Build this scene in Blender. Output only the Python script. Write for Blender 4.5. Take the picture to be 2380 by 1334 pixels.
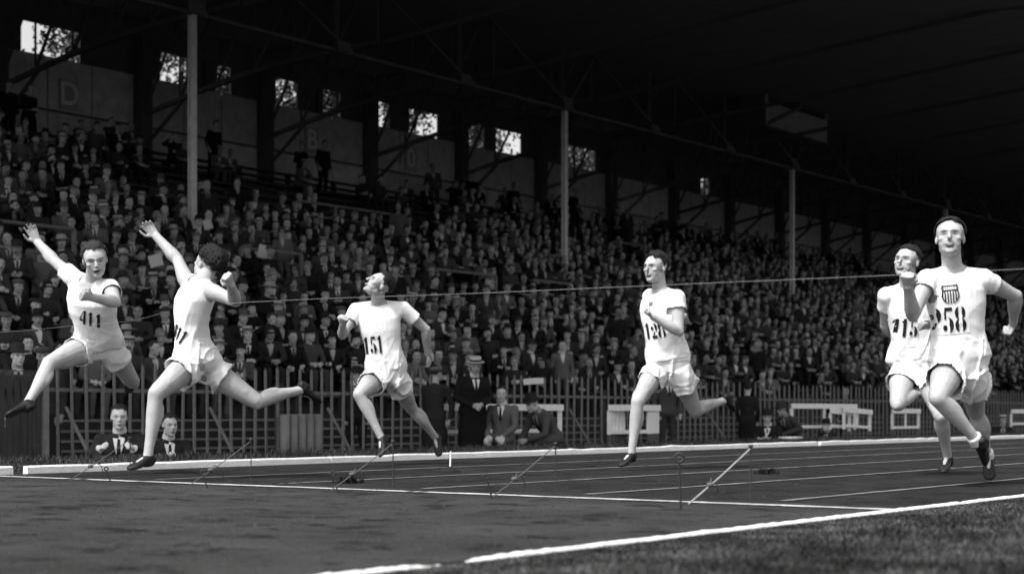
import bpy, bmesh, math, random
import numpy as np
from mathutils import Vector, Matrix
from mathutils.bvhtree import BVHTree

random.seed(7); RNG = np.random.default_rng(7)
for o in list(bpy.data.objects): bpy.data.objects.remove(o)
scene = bpy.context.scene
COL = scene.collection

# ------------------------------------------------------------ camera
PXW, PXH = 2380.0, 1334.0
FPX, HORIZON, EYE, YAW = 3929.0, 959.0, 0.48, math.radians(35.9)
FWD = Vector((math.cos(YAW), math.sin(YAW), 0)); RGT = Vector((math.sin(YAW), -math.cos(YAW), 0)); UP = Vector((0, 0, 1))
EYEPOS = Vector((0, 0, EYE))
cam_data = bpy.data.cameras.new("camera"); cam = bpy.data.objects.new("camera", cam_data); COL.objects.link(cam)
cam.location = EYEPOS
cam.rotation_euler = (math.pi/2, 0, YAW - math.pi/2)
cam_data.sensor_width = 36; cam_data.lens = 36*FPX/PXW
cam_data.shift_y = (HORIZON - PXH/2)/PXW
cam_data.clip_start = 0.1; cam_data.clip_end = 2000
cam_data.dof.use_dof = True; cam_data.dof.focus_distance = 12.6; cam_data.dof.aperture_fstop = 2.6
scene.camera = cam

# ------------------------------------------------------------ sky and sun (overcast daylight; black and white film)
world = bpy.data.worlds.new("World"); scene.world = world; world.use_nodes = True
SUN_DIR = (-0.55*RGT + 1.15*UP - 0.60*FWD).normalized()       # towards the sun
sun_el = math.asin(SUN_DIR.z); sun_az = math.atan2(SUN_DIR.x, SUN_DIR.y)
wn = world.node_tree.nodes; wl = world.node_tree.links
sky = wn.new("ShaderNodeTexSky"); sky.sky_type = 'NISHITA'; sky.sun_disc = False
sky.sun_elevation = sun_el; sky.sun_rotation = sun_az; sky.dust_density = 4.0; sky.air_density = 1.5
bw = wn.new("ShaderNodeRGBToBW"); wl.new(sky.outputs[0], bw.inputs[0])
wl.new(bw.outputs[0], wn["Background"].inputs[0]); wn["Background"].inputs[1].default_value = 0.085
sun_data = bpy.data.lights.new("sun", 'SUN'); sun_data.energy = 1.5; sun_data.angle = math.radians(11); sun_data.color = (1, 1, 1)
sun = bpy.data.objects.new("sun", sun_data); COL.objects.link(sun); sun.location = (0, 0, 30)
sun.rotation_euler = SUN_DIR.to_track_quat('Z', 'Y').to_euler()
vs = scene.view_settings; vs.view_transform = 'Standard'; vs.look = 'None'; vs.gamma = 1; vs.use_curve_mapping = False; vs.exposure = 1.5

# ------------------------------------------------------------ pixel helpers
def ray(px, py): return FWD + RGT*((px - PXW/2)/FPX) + UP*((HORIZON - py)/FPX)
def at(px, py, z): return EYEPOS + ray(px, py)*z                        # z = distance along the optical axis
def on_plane_y(px, py, Y): d = ray(px, py); return EYEPOS + d*(Y/d.y)
def on_ground(px, py, h=0.0): d = ray(px, py); return EYEPOS + d*((h - EYE)/d.z)
def x_at(px, Y): d = ray(px, 0); return d.x*Y/d.y                      # world X of an image column on the plane y = Y
def project(p):
    v = Vector(p) - EYEPOS; z = v.dot(FWD)
    return PXW/2 + FPX*v.dot(RGT)/z, HORIZON - FPX*v.z/z, z
def reach(parent, px, py, L, sign):
    """point on the ray of a pixel at bone length L from the parent joint; sign +1 = the farther solution"""
    d = ray(px, py); o = EYEPOS - parent
    a = d.dot(d); b = 2*d.dot(o); c = o.dot(o) - L*L; disc = b*b - 4*a*c
    z = -b/(2*a) if disc <= 0 else (-b + sign*math.sqrt(disc))/(2*a)
    return EYEPOS + d*z

# ------------------------------------------------------------ materials
MATS = {}
def mat(name, tone, rough=0.85, var=0.0, scale=20.0, bump=0.0, bscale=60.0, metal=0.0, spec=0.3, objcol=False, stretch=(1, 1, 1), attr=None, translucent=0):
    if name in MATS: return MATS[name]
    m = bpy.data.materials.new(name); m.use_nodes = True; MATS[name] = m
    nt = m.node_tree; b = nt.nodes["Principled BSDF"]
    b.inputs["Roughness"].default_value = rough; b.inputs["Metallic"].default_value = metal
    b.inputs["Specular IOR Level"].default_value = spec
    def value_node(v):
        n = nt.nodes.new("ShaderNodeValue"); n.outputs[0].default_value = v; return n.outputs[0]
    def math_node(op, a, c):
        n = nt.nodes.new("ShaderNodeMath"); n.operation = op
        for i, s in enumerate((a, c)):
            if hasattr(s, 'links'): nt.links.new(s, n.inputs[i])
            else: n.inputs[i].default_value = s
        return n.outputs[0]
    if objcol:
        oi = nt.nodes.new("ShaderNodeObjectInfo"); sp = nt.nodes.new("ShaderNodeSeparateColor")
        nt.links.new(oi.outputs["Color"], sp.inputs[0]); val = math_node('MULTIPLY', sp.outputs[0], tone)
    else: val = value_node(tone)
    if attr:
        an = nt.nodes.new("ShaderNodeAttribute"); an.attribute_name = attr
        sa = nt.nodes.new("ShaderNodeSeparateColor"); nt.links.new(an.outputs["Color"], sa.inputs[0])
        if attr == 'pig_shade':      # r = skin mask, g = tone factor with painted face shade, b = absolute white (teeth, collar)
            mx = nt.nodes.new("ShaderNodeMix"); mx.data_type = 'FLOAT'
            nt.links.new(sa.outputs[0], mx.inputs[0]); nt.links.new(val, mx.inputs[2])
            mx.inputs[3].default_value = 0.40 if name == 'skin' else SKIN_TONE
            if objcol:      # every spectator has a complexion of his own
                mr0 = nt.nodes.new("ShaderNodeMapRange"); mr0.inputs[3].default_value = 0.30; mr0.inputs[4].default_value = 0.58
                nt.links.new(oi.outputs["Random"], mr0.inputs[0]); nt.links.new(mr0.outputs[0], mx.inputs[3])
            val = math_node('MULTIPLY', mx.outputs[0], sa.outputs[1])
        else: val = sa.outputs[0]
    if var or bump:
        tc = nt.nodes.new("ShaderNodeTexCoord"); mp = nt.nodes.new("ShaderNodeMapping"); mp.inputs["Scale"].default_value = stretch
        nt.links.new(tc.outputs["Object"], mp.inputs[0])
    if var:
        n1 = nt.nodes.new("ShaderNodeTexNoise"); n1.inputs["Scale"].default_value = scale; n1.inputs["Detail"].default_value = 6; n1.inputs["Roughness"].default_value = 0.65
        nt.links.new(mp.outputs[0], n1.inputs[0])
        mr = nt.nodes.new("ShaderNodeMapRange"); mr.inputs[1].default_value = 0.25; mr.inputs[2].default_value = 0.75
        mr.inputs[3].default_value = 1 - var; mr.inputs[4].default_value = 1 + var; nt.links.new(n1.outputs[0], mr.inputs[0])
        val = math_node('MULTIPLY', val, mr.outputs[0])
    if bump:
        n2 = nt.nodes.new("ShaderNodeTexNoise"); n2.inputs["Scale"].default_value = bscale; n2.inputs["Detail"].default_value = 5
        nt.links.new(mp.outputs[0], n2.inputs[0])
        bp = nt.nodes.new("ShaderNodeBump"); bp.inputs["Strength"].default_value = bump; bp.inputs["Distance"].default_value = 0.02
        nt.links.new(n2.outputs[0], bp.inputs["Height"]); nt.links.new(bp.outputs[0], b.inputs["Normal"])
    cc = nt.nodes.new("ShaderNodeCombineColor")
    for i in range(3): nt.links.new(val, cc.inputs[i])
    nt.links.new(cc.outputs[0], b.inputs["Base Color"])
    return m
SKIN_TONE = 0.42

# ------------------------------------------------------------ mesh helpers
class MB:
    """collects faces for ONE mesh"""
    def __init__(self): self.v = []; self.f = []
    def add(self, verts, faces):
        o = len(self.v); self.v.extend([tuple(p) for p in verts]); self.f.extend([tuple(i + o for i in f) for f in faces]); return o
    def box(self, c, s, rot=None):
        c = Vector(c); pts = [Vector((x*s[0]/2, y*s[1]/2, z*s[2]/2)) for x in (-1, 1) for y in (-1, 1) for z in (-1, 1)]
        if rot is not None: pts = [rot @ p for p in pts]
        self.add([p + c for p in pts], [(0, 1, 3, 2), (4, 6, 7, 5), (0, 4, 5, 1), (2, 3, 7, 6), (0, 2, 6, 4), (1, 5, 7, 3)])
    def bar(self, a, b, w, h=None, ref=UP):
        """box beam from a to b, w across, h along ref"""
        a = Vector(a); b = Vector(b); h = h or w; d = (b - a).normalized()
        s = d.cross(Vector(ref)); s = s.normalized() if s.length > 1e-4 else d.orthogonal().normalized(); u = s.cross(d)
        q = [(-1, -1), (1, -1), (1, 1), (-1, 1)]
        vs_ = [e + s*(x*w/2) + u*(y*h/2) for e in (a, b) for x, y in q]
        self.add(vs_, [(3, 2, 1, 0), (4, 5, 6, 7), (0, 1, 5, 4), (1, 2, 6, 5), (2, 3, 7, 6), (3, 0, 4, 7)])
    def rings(self, rings, cap=True):
        n = len(rings[0]); o = self.add([p for r in rings for p in r], [])
        for k in range(len(rings) - 1):
            for i in range(n):
                j = (i + 1) % n; self.f.append((o + k*n + i, o + k*n + j, o + (k + 1)*n + j, o + (k + 1)*n + i))
        if cap:
            for k, rev in ((0, True), (len(rings) - 1, False)):
                c = sum((Vector(p) for p in rings[k]), Vector())/n; ci = self.add([c], [])
                for i in range(n):
                    a, b = o + k*n + i, o + k*n + (i + 1) % n
                    self.f.append((b, a, ci) if rev else (a, b, ci))
    def tube(self, pts, r, n=8):
        pts = [Vector(p) for p in pts]; rs = r if hasattr(r, '__len__') else [r]*len(pts); out = []
        a = None
        for k, p in enumerate(pts):
            d = (pts[min(k + 1, len(pts) - 1)] - pts[max(k - 1, 0)]).normalized()
            a = d.orthogonal().normalized() if a is None else (a - d*a.dot(d)).normalized(); b = d.cross(a)
            out.append([p + (a*math.cos(t) + b*math.sin(t))*rs[k] for t in [2*math.pi*i/n for i in range(n)]])
        self.rings(out)
    def limb(self, A, B, prof, ref, n=16):
        """tapered muscle form from A to B; prof = (t, radius along ref, radius across, shift along ref)"""
        A = Vector(A); B = Vector(B); d = (B - A).normalized(); ref = Vector(ref); a = ref - d*ref.dot(d)
        a = a.normalized() if a.length > 1e-4 else d.orthogonal().normalized(); b = d.cross(a); out = []
        for p in prof:
            t, ra, rb = p[:3]; off = p[3] if len(p) > 3 else 0; c = A + (B - A)*t + a*off
            out.append([c + a*(ra*math.cos(q)) + b*(rb*math.sin(q)) for q in [2*math.pi*i/n for i in range(n)]])
        self.rings(out)
    def ell(self, c, r, M=None, nu=14, nv=10):
        c = Vector(c); M = M or Matrix.Identity(3); out = []
        for k in range(1, nv):
            ph = math.pi*k/nv
            out.append([c + M @ Vector((r[0]*math.sin(ph)*math.cos(t), r[1]*math.sin(ph)*math.sin(t), r[2]*math.cos(ph))) for t in [2*math.pi*i/nu for i in range(nu)]])
        self.rings(out)
    def lathe(self, prof, n=20, sx=1, sy=1, c=(0, 0, 0)):
        c = Vector(c); self.rings([[c + Vector((r*sx*math.cos(t), r*sy*math.sin(t), z)) for t in [2*math.pi*i/n for i in range(n)]] for r, z in prof])
    def mesh(self, name, material=None, smooth=False):
        me = bpy.data.meshes.new(name); me.from_pydata(self.v, [], self.f); me.update()
        if material: me.materials.append(material)
        if smooth: me.polygons.foreach_set('use_smooth', [True]*len(me.polygons))
        return me

def obj(name, me, parent=None, **props):
    o = bpy.data.objects.new(name, me); COL.objects.link(o)
    if parent is not None: o.parent = parent
    for k, v in props.items(): o[k] = v
    return o
def empty(name, loc, label=None, category=None, group=None, rz=0.0):
    o = bpy.data.objects.new(name, None); COL.objects.link(o); o.location = loc; o.rotation_euler = (0, 0, rz); o.empty_display_size = 0.1
    if label: o["label"] = label
    if category: o["category"] = category
    if group: o["group"] = group
    return o
def world_part(name, me, parent):
    """a part whose mesh is already in world coordinates, under a parent that stands elsewhere"""
    me.transform(Matrix.Translation(-Vector(parent.location))); return obj(name, me, parent)

def remesh(mb, voxel, smooth=2, factor=0.5):
    """union of closed shapes as one continuous skin, slightly smoothed"""
    me = mb.mesh("tmp"); bm = bmesh.new(); bm.from_mesh(me); bmesh.ops.recalc_face_normals(bm, faces=bm.faces); bm.to_mesh(me); bm.free()
    o = bpy.data.objects.new("tmp", me); COL.objects.link(o)
    md = o.modifiers.new("r", 'REMESH'); md.mode = 'VOXEL'; md.voxel_size = voxel; md.use_smooth_shade = True
    dg = bpy.context.evaluated_depsgraph_get(); out = bpy.data.meshes.new_from_object(o.evaluated_get(dg))
    bpy.data.objects.remove(o); bpy.data.meshes.remove(me)
    n = len(out.vertices); co = np.empty(n*3); out.vertices.foreach_get('co', co); co = co.reshape(-1, 3)
    ne = len(out.edges); ed = np.empty(ne*2, dtype=np.int64); out.edges.foreach_get('vertices', ed); ed = ed.reshape(-1, 2)
    deg = np.bincount(ed.ravel(), minlength=n).astype(float)[:, None]
    for k in range(smooth*2):
        s = np.zeros_like(co)
        for c in range(3):
            s[:, c] = np.bincount(ed[:, 0], weights=co[ed[:, 1], c], minlength=n) + np.bincount(ed[:, 1], weights=co[ed[:, 0], c], minlength=n)
        f = factor if k % 2 == 0 else -factor*0.6
        co = co + f*(s/np.maximum(deg, 1) - co)
    set_co(out, co); return out
def get_co(me):
    co = np.empty(len(me.vertices)*3); me.vertices.foreach_get('co', co); return co.reshape(-1, 3)
def set_co(me, co):
    me.vertices.foreach_set('co', np.asarray(co, dtype=np.float32).ravel()); me.update()
def get_no(me):
    no = np.empty(len(me.vertices)*3, dtype=np.float32); me.vertex_normals.foreach_get('vector', no); return no.reshape(-1, 3).astype(float)
def smooth_shade(me): me.polygons.foreach_set('use_smooth', [True]*len(me.polygons)); return me
def delete_faces(me, mask_fn):
    """mask_fn(centres Nx3) -> bool array of the faces to remove"""
    bm = bmesh.new(); bm.from_mesh(me); bm.faces.ensure_lookup_table()
    c = np.array([f.calc_center_median() for f in bm.faces]); m = mask_fn(c)
    bmesh.ops.delete(bm, geom=[f for f, k in zip(bm.faces, m) if k], context='FACES')
    # keep the biggest island
    bm.to_mesh(me); bm.free(); me.update(); return me
def wavy(p, freq, seed=0.0):
    """cheap smooth 3-D noise, numpy"""
    rg = np.random.default_rng(int(seed*1000) + 5); v = np.zeros(len(p))
    for k in range(10):
        d = rg.normal(size=3); d = d/np.linalg.norm(d)*freq*rg.uniform(0.5, 1.7); v += np.sin(p @ d + rg.uniform(0, 6.28))
    return v/10**0.5/1.2
def gauss(p, c, s):
    q = (p - np.array(c))/np.array(s); return np.exp(-0.5*(q*q).sum(1))
def paint(me, rgb, name='pig_shade'):
    a = me.color_attributes.new(name, 'FLOAT_COLOR', 'POINT'); n = len(me.vertices)
    c = np.ones((n, 4), dtype=np.float32); c[:, :3] = rgb; a.data.foreach_set('color', c.ravel())
# ------------------------------------------------------------ people
def head_shapes(mb, c, M, s=1.0, ears=True):
    """skull, face, jaw, nose and ears; M columns = (left, back, up) of the head"""
    def P(x, y, z): return Vector(c) + M @ Vector((x*s, y*s, z*s))
    def E(x, y, z, r): mb.ell(P(x, y, z), [k*s for k in r], M)
    E(0, 0.012, 0.045, (0.076, 0.096, 0.078))                     # skull
    E(0, -0.038, 0.018, (0.067, 0.060, 0.072))                    # brow and eyes
    E(0, -0.040, -0.040, (0.060, 0.052, 0.062))                   # mid face
    E(0, -0.036, -0.074, (0.050, 0.052, 0.042))                   # jaw
    E(0, -0.070, -0.098, (0.024, 0.020, 0.019))                   # chin
    E(0.034, -0.008, -0.060, (0.024, 0.042, 0.034)); E(-0.034, -0.008, -0.060, (0.024, 0.042, 0.034))   # jaw corners
    E(0.040, -0.062, -0.018, (0.022, 0.022, 0.016)); E(-0.040, -0.062, -0.018, (0.022, 0.022, 0.016))   # cheek bones
    mb.limb(P(0, -0.092, 0.024), P(0, -0.114, -0.026), [(0, 0.010*s, 0.009*s), (0.35, 0.011*s, 0.009*s), (0.75, 0.013*s, 0.012*s), (1, 0.014*s, 0.017*s), (1.12, 0.007*s, 0.010*s)], M @ Vector((0, -1, 0)), 10)
    E(0, -0.096, -0.060, (0.023, 0.010, 0.012))                   # lips
    if ears:
        for k in (-1, 1): E(0.071*k, 0.014, -0.002, (0.009, 0.017, 0.028))
def ridge(p, freq, seed=0.0):
    """creases: sharp ridges between soft hollows, 0..1"""
    return (1 - np.clip(np.abs(wavy(p, freq, seed))*1.5, 0, 1))**2
def refine_head(me, c, M, s):
    """finer faces over the front of the head"""
    bm = bmesh.new(); bm.from_mesh(me); Mi = M.transposed(); C = Vector(c)
    def inside(v): q = Mi @ (v.co - C)/s; return q.y < 0.02 and abs(q.x) < 0.085 and -0.125 < q.z < 0.075
    ed = [e for e in bm.edges if inside(e.verts[0]) and inside(e.verts[1])]
    bmesh.ops.subdivide_edges(bm, edges=ed, cuts=1, use_grid_fill=True); bm.to_mesh(me); bm.free(); me.update()
def head_finish(me, c, M, s, face, mouth='closed'):
    """eye sockets and painted brows, eyes, lips, and shade painted in the hollows; returns pigment and shade tone, head mask"""
    co = get_co(me); Mi = np.array(M.transposed()); lp = (co - np.array(c)) @ Mi.T/s
    near = (np.abs(lp) < 0.16).all(1)
    push = np.zeros(len(co))
    for k in (-1, 1):
        push -= 0.015*gauss(lp, (0.032*k, -0.098, 0.008), (0.015, 0.03, 0.0095))
        push += 0.007*gauss(lp, (0.032*k, -0.088, 0.006), (0.010, 0.02, 0.0055))
        push += 0.005*gauss(lp, (0.030*k, -0.100, 0.025), (0.020, 0.03, 0.0055))
        push -= 0.004*gauss(lp, (0.036*k, -0.085, -0.050), (0.012, 0.03, 0.018))
    push -= 0.006*gauss(lp, (0, -0.10, -0.079), (0.02, 0.03, 0.005)); push -= 0.004*gauss(lp, (0, -0.10, -0.046), (0.012, 0.03, 0.004))
    if mouth != 'closed': push -= 0.010*gauss(lp, (0, -0.105, -0.062), (0.016, 0.03, 0.007))
    push[~near] = 0
    co = co + push[:, None]*s*np.array(M @ Vector((0, -1, 0)))[None, :]; set_co(me, co)
    tone = np.ones(len(co)); fwd = lp[:, 1] < -0.03; soft = 0.75 + 0.25*s
    for k in (-1, 1):
        tone -= 0.85*gauss(lp, (0.032*k, -0.085, 0.0065), (0.0115, 0.05, 0.0040))*fwd
        tone -= 0.16*gauss(lp, (0.031*k, -0.085, 0.006), (0.018, 0.05, 0.010))*fwd  # soft shade painted into the eye sockets
        tone -= 0.80*gauss(lp, (0.034*k, -0.090, 0.0265), (0.0165, 0.05, 0.0042))*fwd
        tone -= 0.12*gauss(lp, (0.045*k, -0.07, -0.045), (0.014, 0.05, 0.022))*fwd  # shade painted into the cheek hollows
    tone -= 0.65*gauss(lp, (0, -0.1, -0.061), (0.021, 0.05, 0.0045))*fwd
    tone -= 0.55*gauss(lp, (0, -0.115, -0.0385), (0.011, 0.03, 0.004))*fwd  # shade painted under the nose
    tone -= 0.15*gauss(lp, (0, -0.1, -0.085), (0.03, 0.05, 0.02))*fwd
    if mouth == 'grimace':
        tone -= 0.75*gauss(lp, (0, -0.1, -0.062), (0.020, 0.05, 0.010))*fwd
        tone += 1.35*gauss(lp, (0, -0.1, -0.060), (0.0125, 0.05, 0.0042))*fwd
    elif mouth == 'open': tone -= 0.7*gauss(lp, (0, -0.1, -0.064), (0.017, 0.05, 0.011))*fwd
    tone[~near] = 1
    return np.clip(tone, 0.06, 1.5), near

def hair_mesh(c, M, s, seed, full=1.0, back=False):
    """short hair as a rough cap over the skull, with the hair line left open over the face"""
    bm = bmesh.new(); bmesh.ops.create_icosphere(bm, subdivisions=5, radius=1); me = bpy.data.meshes.new("hair"); bm.to_mesh(me); bm.free()
    p = get_co(me); r = np.array((0.082, 0.103, 0.090))
    line = np.where(p[:, 1] < 0, 0.64 + 0.06*np.cos(p[:, 0]*4) , 0.50 - 0.95*np.clip(p[:, 1] + 0.15, 0, 1.0))     # height of the hair line, front high, nape low
    side = np.abs(p[:, 0]) > 0.55; line = np.where(side & (p[:, 1] > -0.62) & (p[:, 1] < 0.12), np.minimum(line, 0.66 - 0.80*np.clip((p[:, 1] + 0.55)/0.42, 0, 1)), line)
    d = p[:, 2] - line + 0.13*wavy(p, 11, seed)
    thick = np.clip(d*0.35, -0.35, 0.11*full)
    lump = 0.060*wavy(p*np.array((1, 0.4, 0.8)), 9, seed + 1) + 0.040*wavy(p*np.array((1, 0.3, 0.7)), 30, seed + 2) + 0.026*wavy(p*np.array((1, 0.4, 1)), 80, seed + 3)
    k = 1 + thick + lump*full*np.clip(d*4, 0, 1) + 0.10*full*np.clip(p[:, 2], 0, 1)*np.clip(0.5 - p[:, 1], 0, 1)
    q = p*r*k[:, None]*s + np.array((0, 0.012, 0.045))*s
    set_co(me, q @ np.array(M).T + np.array(c))
    delete_idx = d < -0.12
    bm = bmesh.new(); bm.from_mesh(me); bm.verts.ensure_lookup_table()
    bmesh.ops.delete(bm, geom=[v for v in bm.verts if delete_idx[v.index]], context='VERTS'); bm.to_mesh(me); bm.free()
    return smooth_shade(me)

def hand_shapes(mb, W, d, palm, thumb_side, curl=0.5, s=1.0, fist=False):
    """palm, four fingers of different lengths with knuckle bends, and a thumb from the side of the palm.
    W wrist, d direction of the hand, palm = direction the palm faces, thumb_side = towards the thumb"""
    d = Vector(d).normalized(); palm = Vector(palm); palm = (palm - d*palm.dot(d)).normalized()
    t = d.cross(palm); t = t if t.dot(Vector(thumb_side)) > 0 else -t
    mb.limb(W - d*0.015*s, W + d*0.085*s, [(0, 0.020*s, 0.024*s), (0.3, 0.017*s, 0.034*s), (0.8, 0.014*s, 0.042*s), (1.0, 0.012*s, 0.040*s)], palm, 12)
    L = (0.075, 0.083, 0.076, 0.060)
    for i in range(4):
        off = (1.5 - i)*0.0225*s; spread = (1.5 - i)*0.09
        p = W + d*(0.080 - 0.004*abs(i - 1.3))*s + t*off; dirv = (d + t*spread).normalized(); ang = 0.0; pts = [p - dirv*0.02*s, p]
        for q, seg in enumerate((0.45, 0.32, 0.23)):
            ang += curl*(0.55, 1.15, 0.8)[q] if not fist else (1.35, 1.6, 0.9)[q]
            v = dirv*math.cos(ang) + palm*math.sin(ang); p = p + v*(L[i]*seg*s*(0.9 if fist else 1)); pts.append(p)
        mb.tube(pts, [0.0092*s, 0.0098*s, 0.0090*s, 0.0082*s, 0.0066*s], 8)
    b = W + d*0.022*s + t*0.030*s
    k1 = b + (t*0.75 + d*0.6 + palm*0.35).normalized()*0.038*s
    k2 = k1 + ((d*0.9 + t*0.25 + palm*0.35) if not fist else (d*0.55 - t*0.55 + palm*0.8)).normalized()*0.032*s
    k3 = k2 + ((d*0.95 + palm*0.45) if not fist else (-t*0.9 + palm*0.2)).normalized()*0.026*s
    mb.tube([b - t*0.012*s, b, k1, k2, k3], [0.015*s, 0.0145*s, 0.0120*s, 0.0105*s, 0.0078*s], 8)

def sup(c, lat, fr, w, df, db, n=28, e=2.4):
    """rounded section of a trunk: w half width, df depth to the front, db to the back"""
    out = []
    for i in range(n):
        t = 2*math.pi*i/n; ct, st = math.cos(t), math.sin(t)
        x = math.copysign(abs(ct)**(2/e), ct)*w; y = math.copysign(abs(st)**(2/e), st)*(df if st > 0 else db)
        out.append(Vector(c) + lat*x + fr*y)
    return out

TORSO = [(-0.17, 0.085, 0.075, 0.085), (-0.10, 0.140, 0.098, 0.120), (0.0, 0.166, 0.108, 0.128), (0.12, 0.158, 0.104, 0.112), (0.27, 0.138, 0.098, 0.092),
         (0.42, 0.142, 0.102, 0.094), (0.58, 0.158, 0.112, 0.104), (0.74, 0.168, 0.116, 0.110), (0.87, 0.160, 0.096, 0.100), (0.95, 0.120, 0.070, 0.080), (1.02, 0.066, 0.058, 0.062)]
def trunk(mb, sk, prof, grow=0.0, t0=-1, t1=2, hem=0.0, s=1.0):
    """lofted trunk that twists from the hips to the shoulders; grow inflates it for clothing"""
    rings = []
    for t, w, df, db in prof:
        if t < t0 or t > t1: continue
        tc = min(max(t, 0), 1); bend = math.sin(math.pi*tc)*sk['arch']
        c = sk['pelvis'] + (sk['neck'] - sk['pelvis'])*t
        lat = (sk['hlat']*(1 - tc) + sk['slat']*tc); ax = (sk['neck'] - sk['pelvis']).normalized()
        lat = (lat - ax*lat.dot(ax)).normalized(); fr = lat.cross(ax).normalized(); c = c + fr*bend
        g = grow + hem*max(0, 0.35 - t)
        rings.append(sup(c, lat, fr, w*s + g, df*s + g, db*s + g))
    mb.rings(rings)

ARM_U = [(-0.06, 0.044, 0.044), (0.05, 0.054, 0.052), (0.2, 0.055, 0.050), (0.45, 0.050, 0.043), (0.75, 0.041, 0.039), (1.0, 0.037, 0.037), (1.05, 0.028, 0.028)]
ARM_F = [(-0.05, 0.028, 0.028), (0, 0.038, 0.038), (0.2, 0.044, 0.042), (0.45, 0.038, 0.036), (0.8, 0.026, 0.030), (1.02, 0.023, 0.029)]
LEG_U = [(-0.12, 0.070, 0.070), (0.0, 0.090, 0.086), (0.18, 0.092, 0.084, 0.004), (0.42, 0.083, 0.076, 0.006), (0.7, 0.066, 0.062, 0.004), (0.9, 0.056, 0.054, 0.002), (1.0, 0.053, 0.051), (1.06, 0.038, 0.038)]
LEG_L = [(-0.06, 0.040, 0.038), (0.0, 0.051, 0.050), (0.1, 0.050, 0.050, -0.004), (0.27, 0.057, 0.053, -0.013), (0.45, 0.050, 0.047, -0.012), (0.65, 0.038, 0.037, -0.007), (0.85, 0.031, 0.032, -0.001), (1.0, 0.033, 0.033, 0), (1.08, 0.026, 0.028)]
def sc(prof, s): return [(p[0],) + tuple(q*s for q in p[1:]) for p in prof]

def skeleton(spec):
    """joints of a runner from pixels and bone lengths"""
    S = spec.get('S', 1.0); J = {}
    J['pelvis'] = at(spec['pelvis'][0], spec['pelvis'][1], spec['z'])
    def jt(name, parent, L): px, py, sg = spec[name]; J[name] = reach(J[parent], px, py, L*S, sg)
    jt('neck', 'pelvis', 0.53)
    for a in 'LR':
        jt('sh' + a, 'neck', 0.195); jt('el' + a, 'sh' + a, 0.295); jt('wr' + a, 'el' + a, 0.26)
        jt('hp' + a, 'pelvis', 0.10); jt('kn' + a, 'hp' + a, 0.43); jt('an' + a, 'kn' + a, 0.42); jt('toe' + a, 'an' + a, 0.19)
        px, py, sg = spec['ha' + a]; J['ha' + a] = reach(J['wr' + a], px, py, 0.09*S, sg)
    jt('head', 'neck', 0.185)
    J['slat'] = (J['shL'] - J['shR']).normalized(); J['hlat'] = (J['hpL'] - J['hpR']).normalized(); J['arch'] = spec.get('arch', 0.02)
    ax = (J['neck'] - J['pelvis']).normalized()
    J['front'] = J['slat'].cross(ax).normalized(); J['hfront'] = J['hlat'].cross(ax).normalized(); J['ax'] = ax
    def cb(v): return (RGT*v[0] + UP*v[1] - FWD*v[2]).normalized()
    f = cb(spec['face']); u = cb(spec['crown']); u = (u - f*u.dot(f)).normalized(); left = u.cross(f)
    J['HM'] = Matrix((left, -f, u)).transposed()       # columns: left, back, up
    return J

def basis(d, ref):
    """axes of a limb: x along ref, y across, z along the bone"""
    a = ref - d*ref.dot(d); a = a.normalized() if a.length > 1e-4 else d.orthogonal().normalized(); return Matrix((a, d.cross(a), d)).transposed()
def bend_ref(A, B, C, default):
    """direction in which a joint points (knee forward, elbow backward)"""
    m = B - (A + C)*0.5; d = (C - A).normalized(); m = m - d*m.dot(d)
    return m.normalized() if m.length > 0.03 else default

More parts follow.
